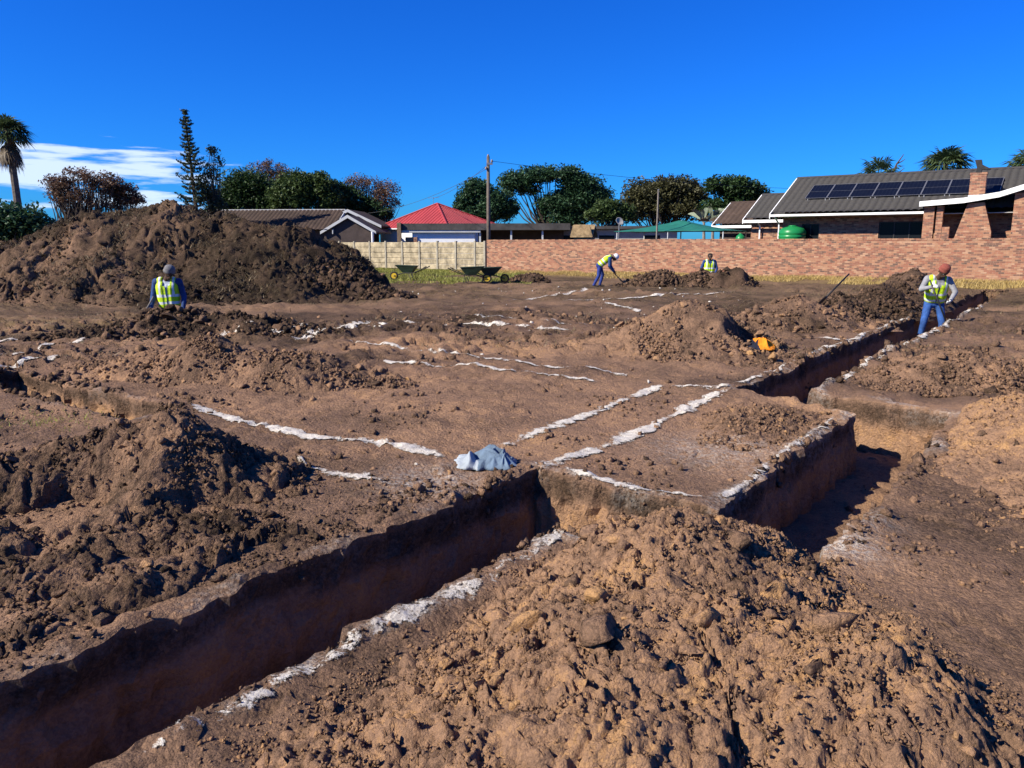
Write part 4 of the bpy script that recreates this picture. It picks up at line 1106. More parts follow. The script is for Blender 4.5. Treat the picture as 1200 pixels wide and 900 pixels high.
# flat roofed outbuilding in front of it
fo = thing('flat_roofed_garage', 'long flat roofed garage with dark fascia and white wall', 'garage', (-7.5, 53.0, 0), -3)
MB().box(0.0, 11.4, -0.3, 4.5, 2.52, 2.95).build('roof', 'roof_sheet', fo)
MB().box(0.1, 5.4, -0.25, -0.18, 2.36, 2.51).build('fascia', 'grey_paint', fo)
MB().box(0.75, 5.0, 0.0, 0.2, -0.2, 2.50).build('wall', 'white_paint', fo)
MB().box(5.0, 11.0, 2.4, 2.6, -0.2, 2.5).build('back_wall', 'dark_wall', fo)
MB().box(-0.18, 0.08, -0.5, -0.25, -0.2, 3.0).build('post', 'wood', fo)
MB().box(0.3, 1.1, -0.12, -0.02, -0.2, 2.05).build('brick_pier', 'face_brick', fo)
for k in range(3): MB().box(5.3 + 2.1 * k, 5.42 + 2.1 * k, -0.1, 0.02, -0.2, 2.5).build('post', 'grey_paint', fo)

wh = thing('white_outbuilding', 'low white outbuilding with thin dark roof beyond the brick wall', 'house', (2.2, 56.0, 0), -4)
MB().box(0, 9.5, 0, 3.5, -0.2, 2.62).build('wall', 'render_grey', wh)
MB().box(-0.4, 9.9, -0.4, 3.9, 2.64, 2.84).build('roof', 'roof_sheet', wh)
for a in (1.2, 4.0, 7.2):
    MB().box(a, a + 1.1, -0.02, 0.03, 1.2, 2.2).build('window', 'glass', wh)

hut = thing('thatched_hut', 'tiny weathered thatch roofed hut peeping over the brick wall', 'hut', (4.1, 44.3, 0), -25)
MB().box(-0.5, 0.5, -0.35, 0.35, -0.1, 2.02).build('wall', 'wood', hut)
MB().prism([(-0.68, 2.0), (-0.52, 2.64), (0.46, 2.64), (0.66, 2.0)], 'y', -0.5, -0.42).build('roof', 'thatch', hut)
MB().prism([(-0.52, 1.98), (0.0, 2.68), (0.52, 1.98), (0.46, 1.96), (0, 2.58), (-0.46, 1.96)], 'x', -0.66, 0.64).build('roof', 'thatch', hut)

dish = thing('satellite_dish', 'grey satellite dish on a short mast near the canopy', 'satellite dish', (6.15, 45.0, 0), 0)
MB().tube([(0, 0.1, 0), (0, 0.1, 2.75)], 0.03, 6).build('mast', 'steel_grey', dish)
dd = MB().lathe([(0.01, 0.0), (0.11, 0.013), (0.20, 0.044), (0.25, 0.07), (0.245, 0.078), (0.2, 0.055), (0.11, 0.025), (0.01, 0.012)], 20).build('reflector', 'render_grey', dish, True)
dd.location = (0, 0.05, 2.86); dd.rotation_euler = (R(62), 0, R(25))
MB().tube([(0, 0.02, 2.62), (0.10, -0.2, 2.76)], 0.015, 5).build('feed_arm', 'steel_grey', dish)

# brown roofed house left of the red one
bh = thing('brown_roofed_house', 'wide dark brown roofed house with pale gable boards behind the huge mound', 'house', (-20.4, 60.2, 0), -4)
add_roof(bh, 'roof', -9.0, 7.8, -3.6, 2.55, 0, 4.12, 'roof_brown')
add_roof(bh, 'roof', -9.0, 7.8, 3.6, 2.55, 0, 4.12, 'roof_brown')
MB().box(-8.6, 7.4, -3.0, -2.8, -0.2, 2.6).build('wall', 'dark_wall', bh)
barge(bh, 7.86, -3.6, 2.5, 0, 4.1, 3.6, 2.5, 'grey_paint', 0.06, 0.2)
MB().box(-9, 7.8, -0.06, 0.06, 4.1, 4.19).build('ridge_cap', 'grey_paint', bh)
def gable(root, x, yf, w, ez, az, dep):
    """a wing whose gable looks towards the site"""
    MB().prism([(x - w * 0.9, -0.2), (x + w * 0.9, -0.2), (x + w * 0.9, ez), (x, az - 0.12), (x - w * 0.9, ez)], 'y', yf + 0.25, yf + 0.45).build('gable_wall', 'dark_wall', root)
    for s in (-1, 1):
        MB().prism([(x, az), (x + s * w, ez - 0.08), (x + s * w, ez - 0.18), (x, az - 0.1)], 'y', yf + 0.07, yf + dep).build('roof', 'roof_brown', root)
        MB().prism([(x, az + 0.02), (x + s * (w + 0.03), ez - 0.07), (x + s * (w + 0.03), ez - 0.27), (x, az - 0.2)], 'y', yf, yf + 0.06).build('barge_board', 'grey_paint', root)
gable(bh, 8.95, -3.6, 2.0, 2.55, 3.62, 5)
gable(bh, 8.1, -0.5, 2.5, 3.05, 4.15, 5)
MB().tube([(10.75, -3.7, -0.1), (10.75, -3.7, 2.45)], 0.09, 8).build('post', 'white_paint', bh)

# ================================================================== poles and wires
pp = thing('utility_pole', 'tall wooden utility pole rising behind the brick wall', 'pole', (-1.4, 46.8, 0), 0)
MB().tube([(0, 0, -0.3), (0, 0, 3), (0, 0, 6.66)], [0.13, 0.115, 0.09], 10).build('pole', 'pole_wood', pp, True)
MB().box(-0.10, 0.26, -0.11, -0.02, 6.18, 6.30).build('bracket', 'steel_grey', pp)
for x, z_ in ((0.22, 6.31), (0.0, 6.62), (-0.12, 5.9)): MB().lathe([(0.05, 0), (0.075, 0.04), (0.05, 0.08), (0.07, 0.12), (0.03, 0.16)], 10, (x, -0.13 if z_ < 6.6 else 0, z_)).build('insulator', 'insulator', pp, True)
def wire(label, a, b, sag, r=0.011):
    a, b = Vector(a), Vector(b); P = []
    for k in range(25):
        t = k / 24; p = a.lerp(b, t); p.z -= sag * 4 * t * (1 - t); P.append(p)
    o = MB().tube(P, r, 4).build('power_line', 'wire', None)
    tag(o, label, 'cable', 'overhead wires from the utility pole')
wire('thin overhead wire sloping from the utility pole to the red roofed house', (-1.4, 46.75, 6.2), (-6.2, 62.0, 5.1), 0.25)
wire('thin lower overhead wire sloping from the utility pole to the brown roofed house', (-1.5, 46.75, 5.95), (-11.0, 60.0, 3.9), 0.45)
wire('thin overhead wire running from the utility pole past the umbrella crowned tree', (-1.2, 46.8, 6.4), (40.0, 66.0, 6.4), 0.9, 0.013)
po = thing('thin_post', 'thin pale post standing behind the green shade canopy', 'post', (7.55, 40.9, 0), 0)
MB().tube([(0, 0, -0.2), (0.02, 0, 4.36)], [0.05, 0.042], 8).build('shaft', 'bark_pale', po)
MB().lathe([(0.05, 0), (0.055, 0.03), (0.01, 0.06)], 8, (0.02, 0, 4.34)).build('cap', 'steel_grey', po)

# ================================================================== trees
def rand_dir(r, n):
    v = r.standard_normal((n, 3)); return v / np.linalg.norm(v, axis=1)[:, None]
def leaf_cards(P, size, r, up=0.35, lng=1.7):
    n = len(P)
    N = rand_dir(r, n); N[:, 2] = np.abs(N[:, 2]) + up; N /= np.linalg.norm(N, axis=1)[:, None]
    A = rand_dir(r, n); A -= N * (A * N).sum(1)[:, None]; A /= np.linalg.norm(A, axis=1)[:, None] + 1e-9
    Bv = np.cross(N, A)
    s = size * (0.6 + 0.8 * r.random(n))[:, None]
    V = np.stack([P - A * s * lng * 0.5, P + Bv * s * 0.42, P + A * s * lng * 0.5, P - Bv * s * 0.42], 1).reshape(-1, 3)
    return V, np.arange(4 * n).reshape(-1, 4)
def tree(name, label, foot, Y, lobes, n, leaf, lm, bark='bark', seed=1, trunk_r=0.22, fork=0.45, clump=0.32, shell=0.55, limbs=0.6, group=None, flat=1.0, per=26):
    """foot: photo x of the trunk; lobes: (x, y, rx, ry) of the crown's masses, in photo pixels at distance Y"""
    r = np.random.default_rng(seed)
    k = Y / 901.0
    base = at(foot, 285, Y); base.z = 0
    t = thing(name, label, 'tree', base, 0, group)
    CC, CR = [], []
    area = sum(l[2] * l[3] for l in lobes)
    for lx, ly, rx, ry in lobes:
        c = np.array(at(lx, ly, Y)[:]) - np.array(base[:])
        m = max(4, int(per * len(lobes) * (rx * ry / area) ** 0.9))
        d = rand_dir(r, m); q = (r.random(m) ** (1 - shell)) [:, None]
        e = np.array([rx * k, max(rx, ry) * k * 0.85, ry * k])
        rad = clump * min(rx, ry) * k * (0.6 + 0.9 * r.random(m))
        CC.append(c + d * q * (e - rad[:, None] * 0.6).clip(0.05)); CR.append(rad)
    CC = np.concatenate(CC); CR = np.concatenate(CR)
    top = CC[:, 2].max(); low = CC[:, 2].min()
    fz = max(0.6, low * fork + (1 - fork) * 0.3)
    cen = CC.mean(0)
    f = Vector((cen[0] * 0.25, cen[1] * 0.25, fz))
    mb = MB().tube([(0, 0, -0.2), (0.04, 0, fz * 0.5), f], [trunk_r * 1.25, trunk_r, trunk_r * 0.85], 8)
    for i in range(len(CC)):
        if r.random() > limbs: continue
        e = Vector(CC[i]); mid = f.lerp(e, 0.5) + Vector((r.normal(0, .25), r.normal(0, .25), -0.10 * (e - f).length))
        rr_ = trunk_r * r.uniform(0.16, 0.32)
        mb.tube([f - Vector((0, 0, 0.2)), f.lerp(mid, 0.5) + Vector((r.normal(0, .08), r.normal(0, .08), 0)), mid, mid.lerp(e, 0.55) + Vector((r.normal(0, .1), 0, r.normal(0, .1))), e], [rr_ * 1.5, rr_ * 1.2, rr_, rr_ * 0.6, rr_ * 0.2], 5, False)
    mb.build('trunk', bark, t, True)
    w = CR ** 2.2; w /= w.sum()
    ci = r.choice(len(CC), n, p=w)
    d = rand_dir(r, n); d[:, 2] *= 0.75 * flat
    q = (r.random(n) ** 0.55)[:, None] * 1.25
    P = CC[ci] + d * q * CR[ci][:, None]
    P = P[P[:, 2] > 0.3]
    V, F = leaf_cards(P, leaf, r)
    tn = np.repeat(r.random(len(P)) * 0.7 + 0.3 * _h(ci[:len(P)].astype(float), ci[:len(P)].astype(float) * 3, seed), 4)
    np_mesh('crown', V, F, lm, t, False, {'tint': tn})
    return t
def fan_leaf(mb_v, mb_f, o, d, up, size, seg, r, droop, pet=0.55):
    """a palmate leaf: stalk and folded fingers"""
    d = d.normalized(); side = d.cross(up); side = side.normalized() if side.length > 1e-4 else Vector((1, 0, 0))
    nrm = side.cross(d).normalized()
    hub = o + d * size * pet - Vector((0, 0, droop * size * 0.10))
    i = len(mb_v); w = 0.018
    mb_v += [o - side * w, o + side * w, hub + side * w, hub - side * w]; mb_f.append((i, i + 1, i + 2, i + 3))
    for k in range(seg):
        a = math.radians(-105 + 210 * k / (seg - 1)) + r.gauss(0, .03)
        fd = (d * math.cos(a) + side * math.sin(a)).normalized(); ps = fd.cross(nrm).normalized()
        L = size * (0.55 + 0.25 * math.cos(a)) * r.uniform(.85, 1.1)
        m1 = hub + fd * L * 0.55 + nrm * 0.03 - Vector((0, 0, droop * L * 0.12)); tp = hub + fd * L - Vector((0, 0, droop * L * r.uniform(.35, .65)))
        ww = L * 0.055
        i = len(mb_v)
        mb_v += [hub, m1 - ps * ww, m1 + ps * ww, tp]; mb_f += [(i, i + 1, i + 2), (i + 1, i + 3, i + 2)]
def palm(label, X, Y, height, size, n, skirt, seed, trunk_r=0.17, lean=(0, 0), name='fan_palm', group=None, boots=False):
    r = random.Random(seed)
    t = thing(name, label, 'palm tree', (X, Y, 0), 0, group)
    top = Vector((lean[0], lean[1], height))
    N = 26; P = []; rad = []
    for k in range(N + 1):
        s = k / N; P.append((lean[0] * s * s, lean[1] * s * s, -0.2 + (height + 0.2) * s)); rad.append(trunk_r * (1.25 - 0.4 * s) * (1 + 0.05 * (k % 2)))
    MB().tube(P, rad, 9).build('trunk', 'palm_bark', t)
    for nm, cnt, lo, hi, m, dr in (('crown', n, -0.35, 1.0, 'leaf_palm', 0.8), ('dead_fronds', skirt, -1.0, -0.75, 'leaf_dead', 1.4)):
        if not cnt: continue
        v, f = [], []
        for k in range(cnt):
            z_ = lo + (hi - lo) * ((k + r.random()) / cnt); a = k * 2.399 + r.gauss(0, .2); c = math.sqrt(max(0, 1 - z_ * z_))
            d = Vector((c * math.cos(a), c * math.sin(a), z_))
            o = top + Vector((0, 0, -0.15 if nm == 'crown' else -0.25 - 0.6 * r.random()))
            fan_leaf(v, f, o, d, Vector((0, 0, 1)), size * r.uniform(.85, 1.1) * (1 if nm == 'crown' else .8), 17, r, dr)
        me = bpy.data.meshes.new(nm); me.from_pydata([tuple(q) for q in v], [], f); me.update()
        a_ = me.attributes.new('tint', 'FLOAT', 'POINT'); a_.data.foreach_set('value', np.array([r.random() for _ in v], np.float32))
        me.materials.append(MATS[m]); link(bpy.data.objects.new(nm, me), t)
    return t

GT = 'trees behind the site'
palm('tall slim fan palm with drooping fronds beyond the tall hedge', at(12, 155, 48).x, 48, 8.35, 1.15, 56, 24, 51, 0.2, (-0.15, 0))
tree('hedge', 'dense dark green hedge at the end of the huge mound', 10, 37, [(-25, 268, 40, 36), (20, 262, 34, 30), (48, 262, 18, 24), (10, 290, 40, 20)], 15000, 0.13, 'leaf_deep', seed=52, clump=0.5, per=34)
tree('twiggy_tree', 'reddish brown twiggy tree with spreading crown behind the huge mound', 100, 44, [(70, 220, 24, 18), (95, 205, 28, 13), (118, 214, 26, 16), (92, 232, 34, 14), (60, 210, 12, 10)], 6000, 0.085, 'leaf_brown', seed=53, trunk_r=0.13, clump=0.34, per=34, limbs=1.0, fork=0.35, group=GT)
tree('twiggy_tree', 'smaller reddish twiggy tree leaning beside the spreading brown one', 138, 45, [(138, 224, 20, 16), (155, 232, 16, 14), (130, 240, 22, 10)], 4600, 0.085, 'leaf_brown', seed=63, trunk_r=0.1, clump=0.34, per=34, limbs=1.0, fork=0.35, group=GT)

def norfolk(label, X0, Y, top, lean, seed):
    r = random.Random(seed)
    t = thing('norfolk_pine', label, 'tree', (X0, Y, 0))
    def axis(s): return Vector((lean * s, 0, top * s))
    mb = MB().tube([axis(k / 12) for k in range(13)], [0.2 * (1 - 0.93 * k / 12) + 0.012 for k in range(13)], 7)
    pts = []
    z = 0.18
    while z < 0.985:
        o = axis(z); nb = 7
        L = (0.12 + 1.65 * (1 - z) ** 0.85) * r.uniform(.65, 1.2)
        a0 = r.random() * 6.28
        for k in range(nb):
            if z < 0.75 and r.random() < 0.12: continue
            a = a0 + 6.283 * k / nb + r.gauss(0, .1); l = L * r.uniform(.55, 1.2)
            d = Vector((math.cos(a), math.sin(a), 0)); e = o + d * l + Vector((0, 0, l * 0.22)); m = o + d * l * 0.6 - Vector((0, 0, l * 0.02))
            mb.tube([o, m, e], [0.022, 0.015, 0.006], 3, False)
            nt_ = int(16 + 60 * l)
            for j in range(nt_):
                s = 0.22 + 0.85 * (j + r.random()) / nt_
                p = o.lerp(m, min(1, s / 0.6)) if s < 0.6 else m.lerp(e, min(1.05, (s - 0.6) / 0.4))
                pts.append((p + Vector((r.gauss(0, .035), r.gauss(0, .035), abs(r.gauss(0.03, .05)))))[:])
        z += (0.022 + 0.006 * (1 - z)) * r.uniform(.75, 1.25)
    mb.build('trunk', 'bark', t)
    q = np.random.default_rng(seed); P = np.array(pts)
    V, F = leaf_cards(P, 0.075, q, 0.2, 2.0)
    np_mesh('crown', V, F, 'leaf_pine', t, False, {'tint': np.repeat(q.random(len(P)), 4)})
a = at(236, 285, 55); b = at(216, 128, 55)
norfolk('tall slender tiered conifer leaning slightly above the brown roof', a.x, 55, b.z, b.x - a.x, 54)
tree('thin_conifer', 'thin ragged conifer beside the tall tiered one', 252, 56, [(249, 178, 9, 13), (256, 188, 9, 8), (246, 200, 11, 12), (240, 222, 14, 16), (255, 238, 14, 12)], 3000, 0.11, 'leaf_pine', seed=55, trunk_r=0.13, clump=0.5, fork=0.9, per=9, limbs=0.9)
tree('round_tree', 'dark round evergreen tree behind the brown roof', 285, 66, [(288, 222, 32, 27), (266, 236, 20, 20), (312, 236, 24, 24), (290, 244, 34, 12)], 24000, 0.15, 'leaf_dark', seed=56, group=GT, per=44, clump=0.42, limbs=0.25)
tree('twiggy_tree', 'brown twiggy treetop rising behind the dark round evergreen', 318, 72, [(310, 198, 22, 12), (328, 206, 20, 14), (318, 216, 26, 12)], 6000, 0.10, 'leaf_brown', seed=57, trunk_r=0.16, clump=0.34, per=36, limbs=1.0, group=GT)
tree('round_tree', 'lighter green leafy tree behind the brown roof', 355, 64, [(346, 222, 28, 22), (374, 218, 20, 18), (345, 240, 32, 12), (386, 238, 20, 16), (330, 232, 16, 16)], 24000, 0.15, 'leaf_mid', seed=58, group=GT, per=40, clump=0.42, limbs=0.25)
tree('round_tree', 'dark bushy tree between the brown roof and the brown bare tree', 405, 66, [(398, 232, 24, 22), (425, 242, 24, 14), (448, 250, 20, 8)], 14000, 0.15, 'leaf_dark', seed=59, group=GT, per=36, clump=0.42)
tree('twiggy_tree', 'grey brown nearly leafless tree left of the red roof', 436, 68, [(425, 218, 24, 16), (448, 228, 24, 20), (410, 224, 16, 14), (440, 244, 32, 12), (466, 238, 10, 12)], 8000, 0.095, 'leaf_brown', seed=60, trunk_r=0.15, clump=0.34, per=36, limbs=1.0, group=GT)
tree('round_tree', 'dark evergreen tree directly behind the utility pole', 568, 74, [(560, 222, 20, 16), (545, 236, 14, 14), (578, 238, 24, 18), (565, 250, 28, 12), (596, 246, 14, 14)], 20000, 0.17, 'leaf_deep', seed=61, group=GT, per=34, clump=0.45, limbs=0.25)
tree('umbrella_tree', 'huge broad umbrella crowned tree with spreading limbs', 640, 78, [(606, 213, 24, 14), (630, 205, 28, 13), (655, 203, 30, 12), (680, 214, 26, 17), (694, 234, 22, 20), (672, 236, 30, 20), (650, 240, 24, 16), (598, 224, 14, 9), (668, 256, 40, 12), (620, 222, 18, 9)], 52000, 0.17, 'leaf_deep', seed=62, trunk_r=0.3, per=44, clump=0.5, fork=0.6, limbs=0.12, shell=0.5)
tree('round_tree', 'small bright green tree beside the umbrella crowned one', 712, 62, [(712, 246, 20, 15), (728, 250, 16, 14), (700, 254, 18, 10)], 10000, 0.14, 'leaf_mid', seed=64, group=GT, per=36, clump=0.42)
tree('olive_tree', 'broad olive brown tree behind the shade canopy', 775, 66, [(758, 230, 30, 22), (788, 222, 32, 18), (810, 234, 22, 24), (745, 246, 22, 16), (780, 246, 42, 16)], 34000, 0.14, 'leaf_olive', seed=65, per=44, clump=0.42, limbs=0.25)
tree('round_tree', 'dark green tree behind the wild banana leaves', 862, 62, [(862, 222, 28, 17), (840, 218, 20, 12), (884, 230, 16, 16), (850, 242, 34, 14)], 16000, 0.15, 'leaf_dark', seed=66, group=GT, per=40, clump=0.42, limbs=0.25)
def wild_banana(label, X, Y, base_z, n, seed, size):
    r = random.Random(seed)
    t = thing('wild_banana', label, 'plant', (X, Y, 0))
    mb = MB()
    for s in (-0.9, -0.3, 0.5, 1.2): mb.tube([(s * 0.8, 0.1 * s, -0.1), (s, 0, base_z * 0.6), (s * 1.05, 0, base_z)], [0.14, 0.11, 0.08], 7)
    mb.build('stem', 'bark_pale', t)
    for k in range(n):
        s = (-0.9, -0.3, 0.5, 1.2)[k % 4]
        a = r.choice((-1, 1)) * r.uniform(0.1, 1.25); d = Vector((math.sin(a), r.gauss(0, .35), math.cos(a))).normalized()
        o = Vector((s * 1.05, 0, base_z - 0.1)); L = size * r.uniform(.8, 1.2); side = d.cross(Vector((r.gauss(0, .4), 1, 0))).normalized()
        v, f = [], []
        M = 8
        for j in range(M + 1):
            u_ = j / M; c = o + d * L * (0.35 + u_) - Vector((0, 0, L * 0.4 * u_ ** 2.2)); w = L * 0.13 * math.sin(math.pi * (0.08 + 0.9 * u_)) ** 0.7
            v += [c - side * w + Vector((0, 0, .03)), c, c + side * w + Vector((0, 0, .03))]
            if j:
                i = 3 * j; f += [(i - 3, i - 2, i + 1, i), (i - 2, i - 1, i + 2, i + 1)]
        i = len(v); v += [o, o + side * .03, v[1] + side * .03, v[1]]; f.append((i, i + 1, i + 2, i + 3))
        me = bpy.data.meshes.new('leaf'); me.from_pydata([tuple(q) for q in v], [], f); me.update()
        me.materials.append(MATS['leaf_silver' if r.random() < .6 else 'leaf_dead']); link(bpy.data.objects.new('leaf', me), t)
p = at(842, 240, 54)
wild_banana('wild banana clump with big pale paddle leaves behind the outbuilding', p.x, 54, 3.1, 34, 67, 1.15)
p = at(1030, 205, 49)
palm('fan palm half hidden behind the solar panel roof beside a bare branch', p.x, 49, p.z + 0.1, 1.35, 20, 8, 68, 0.16)
p = at(1108, 194, 46)
palm('bushy fan palm rising behind the chimney', p.x, 46, p.z + 0.1, 1.35, 46, 10, 69, 0.16)
p = at(1212, 192, 43)
palm('palm at the far end of the tiled roof beyond the chimney', p.x, 43, p.z, 1.35, 40, 6, 70, 0.16)
def dead_branch():
    b = at(1040, 215, 48.2)
    t = thing('dead_branch', 'bare dead forked tree behind the tiled roof', 'tree', (b.x, 48.2, 0))
    q = [at(x, y, 48.2) - Vector((b.x, 48.2, 0)) for x, y in ((1040, 230), (1044, 208), (1051, 192), (1059, 181), (1052, 203), (1060, 197), (1046, 198), (1057, 189), (1061, 186))]
    MB().tube([(0, 0, -0.1), q[0], q[1], q[2], q[3]], [0.12, 0.09, 0.07, 0.05, 0.02], 6).tube([q[1], q[4], q[5]], [0.05, 0.04, 0.015], 5).tube([q[2], q[7], q[8]], [0.04, 0.03, 0.012], 5).build('trunk', 'bark', t)
dead_branch()

# ================================================================== people
def capsule(v, f, a, b, ra, rb, n=12, flat=None):
    """tapered limb with round ends; flat=(axis, k) squeezes the section along an axis"""
    a, b = Vector(a), Vector(b); d = (b - a)
    L = d.length; d = d.normalized() if L > 1e-6 else Vector((0, 0, 1))
    w = Vector((1, 0, 0)) if abs(d.x) < 0.9 else Vector((0, 1, 0))
    s = d.cross(w).normalized(); w = s.cross(d).normalized()
    rings = []
    for k in range(5):
        t = math.pi / 2 * (1 - k / 4.0); rings.append((a - d * ra * math.sin(t), ra * math.cos(t)))
    for k in range(5):
        t = math.pi / 2 * (k / 4.0); rings.append((b + d * rb * math.sin(t), rb * math.cos(t)))
    i0 = len(v)
    for c, r in rings:
        r = max(r, 0.0008)
        for j in range(n):
            q = 2 * math.pi * j / n; o = s * (math.cos(q) * r) + w * (math.sin(q) * r)
            if flat: o = o - flat[0] * (o.dot(flat[0]) * (1 - flat[1]))
            v.append(tuple(c + o))
    for k in range(len(rings) - 1):
        for j in range(n):
            x = i0 + k * n + j; y = i0 + k * n + (j + 1) % n
            f.append((x, y, y + n, x + n))
    f.append(tuple(i0 + j for j in reversed(range(n)))); e = i0 + (len(rings) - 1) * n
    f.append(tuple(e + j for j in range(n)))
def seg_dist(P, a, b, ra, rb):
    a, b = np.array(a), np.array(b); d = b - a; L2 = max(1e-9, d @ d)
    t = np.clip(((P - a) @ d) / L2, 0, 1)
    return np.linalg.norm(P - (a + t[:, None] * d), axis=1) - (ra + (rb - ra) * t)
def remeshed(name, prims, voxel, parent, split=None):
    """join the limbs into one skin; split: {part name: (material, test)} moves faces into parts of their own"""
    v, f = [], []
    for p in prims: capsule(v, f, p[0], p[1], p[2], p[3], flat=p[5] if len(p) > 5 else None)
    me = bpy.data.meshes.new(name); me.from_pydata(v, [], f); me.update()
    o = bpy.data.objects.new(name, me); COL.objects.link(o)
    m = o.modifiers.new('r', 'REMESH'); m.mode = 'VOXEL'; m.voxel_size = voxel; m.use_smooth_shade = True
    m = o.modifiers.new('s', 'SMOOTH'); m.iterations = 2; m.factor = 0.5
    bpy.context.view_layer.update()
    dg = bpy.context.evaluated_depsgraph_get()
    me2 = bpy.data.meshes.new_from_object(o.evaluated_get(dg))
    bpy.data.objects.remove(o); bpy.data.meshes.remove(me)
    n = len(me2.vertices); co = np.empty(n * 3); me2.vertices.foreach_get('co', co); co = co.reshape(-1, 3)
    nf = len(me2.polygons); ce = np.empty(nf * 3); me2.polygons.foreach_get('center', ce); ce = ce.reshape(-1, 3)
    D = np.stack([seg_dist(ce, p[0], p[1], p[2], p[3]) for p in prims]); own = D.argmin(0)
    mats = []
    for p in prims:
        if p[4] not in mats: mats.append(p[4])
    me2.materials.clear()
    for k in mats: me2.materials.append(MATS[k])
    me2.polygons.foreach_set('material_index', np.array([mats.index(prims[k][4]) for k in own], np.int32))
    me2.polygons.foreach_set('use_smooth', np.ones(nf, bool))
    me2.update(); me2.name = name
    return link(bpy.data.objects.new(name, me2), parent), ce, co

def person(label, loc, rz, J, clothes, hat, vest=True, gloves=True, voxel=0.0135):
    """J: joints in local metres, facing -Y; person's right is -X"""
    t = thing('person', label, 'person', loc, rz)
    V = {k: Vector(p) for k, p in J.items()}
    up, sl, tr, ha, bo = clothes['torso'], clothes['sleeve'], clothes['legs'], ('glove' if gloves else 'skin_tone'), 'boot'
    pel, che, nk, hd = V['pelvis'], V['chest'], V['neck'], V['head']
    ax = (che - pel).normalized(); lat = (V['shL'] - V['shR']).normalized(); fwd = lat.cross(ax).normalized()
    if fwd.dot(V['look']) < 0: fwd = -fwd
    P = []
    def add(a, b, ra, rb, m, fl=None): P.append((tuple(a), tuple(b), ra, rb, m) + ((fl,) if fl else ()))
    for s in (-1, 0, 1):      # trunk
        add(pel + lat * 0.075 * s, che + lat * 0.085 * s - ax * 0.04, 0.108, 0.122, up)
    add(V['shR'] * 0.75 + V['shL'] * 0.25 - ax * 0.03, V['shL'] * 0.75 + V['shR'] * 0.25 - ax * 0.03, 0.09, 0.09, up)
    add(pel + lat * 0.07 - ax * 0.03, pel - lat * 0.07 - ax * 0.03, 0.118, 0.118, tr)
    add(che + ax * 0.12, nk, 0.062, 0.055, 'skin_tone')
    # head: skull, jaw, nose, brow, ears
    hf = V['look'].normalized(); hu = (hd - nk).normalized(); hu = (hu - hf * hu.dot(hf)).normalized(); hl = hf.cross(hu).normalized()
    add(nk, hd - hu * 0.05, 0.052, 0.055, 'skin_tone')
    add(hd - hf * 0.025 + hu * 0.02, hd + hf * 0.02 + hu * 0.02, 0.093, 0.088, 'skin_tone')
    add(hd + hf * 0.025 - hu * 0.06, hd + hf * 0.055 - hu * 0.085, 0.062, 0.036, 'skin_tone')
    add(hd + hf * 0.10 + hu * 0.0, hd + hf * 0.112 - hu * 0.035, 0.010, 0.017, 'skin_tone')
    add(hd + hf * 0.092 + hl * 0.03 + hu * 0.022, hd + hf * 0.092 - hl * 0.03 + hu * 0.022, 0.014, 0.014, 'skin_tone')
    add(hd + hf * 0.088 + hl * 0.02 - hu * 0.062, hd + hf * 0.088 - hl * 0.02 - hu * 0.062, 0.012, 0.012, 'skin_tone')
    for s in (-1, 1): add(hd + hl * 0.088 * s - hf * 0.01 + hu * 0.015, hd + hl * 0.093 * s - hf * 0.015 - hu * 0.03, 0.016, 0.011, 'skin_tone')
    for S in 'LR':
        sh, el, wr = V['sh' + S], V['el' + S], V['wr' + S]
        add(sh - (sh - che) * 0.12, sh + (el - sh) * 0.1, 0.078, 0.07, sl)
        add(sh, el, 0.068, 0.055, sl); add(el, wr, 0.054, 0.040, sl)
        # hand: palm, four unequal curled fingers and a thumb
        fd = V['hand' + S].normalized() if 'hand' + S in V else (wr - el).normalized()
        pn = V['palm' + S].normalized(); pn = (pn - fd * pn.dot(fd)).normalized(); sd = fd.cross(pn).normalized()
        for s in (-0.6, 0.6): add(wr + sd * 0.014 * s, wr + fd * 0.085 + sd * 0.036 * s, 0.021, 0.017, ha)
        for q, (o, L) in enumerate(((-0.033, 0.066), (-0.011, 0.078), (0.011, 0.074), (0.033, 0.058))):
            k0 = wr + fd * 0.088 + sd * o; k1 = k0 + (fd * 0.75 + pn * 0.65).normalized() * L * 0.5; k2 = k1 + (fd * 0.05 + pn).normalized() * L * 0.3; k3 = k2 + (pn * 0.5 - fd * 0.85).normalized() * L * 0.28
            add(k0, k1, 0.0105, 0.0095, ha); add(k1, k2, 0.0095, 0.009, ha); add(k2, k3, 0.009, 0.008, ha)
        ts = -1 if S == 'L' else 1
        k0 = wr + fd * 0.03 + sd * 0.028 * ts; k1 = k0 + (fd * 0.5 + sd * 0.8 * ts + pn * 0.3).normalized() * 0.045; k2 = k1 + (fd * 0.6 + pn * 0.7).normalized() * 0.035
        add(k0, k1, 0.014, 0.012, ha); add(k1, k2, 0.0115, 0.0095, ha)
        hp, kn, an = V['hip' + S], V['kn' + S], V['an' + S]
        add(hp, kn, 0.092, 0.068, tr); add(kn, an, 0.066, 0.052, tr)
        td = V.get('toe' + S, Vector((0, -1, 0))).normalized()
        add(an - Vector((0, 0, 0.0)), an - Vector((0, 0, 0.04)), 0.05, 0.045, bo)
        add(an + Vector((0, 0, -0.045)) - td * 0.05, an + Vector((0, 0, -0.05)) + td * 0.15, 0.042, 0.036, bo)
    body, ce, co = remeshed('body', P, voxel, t)
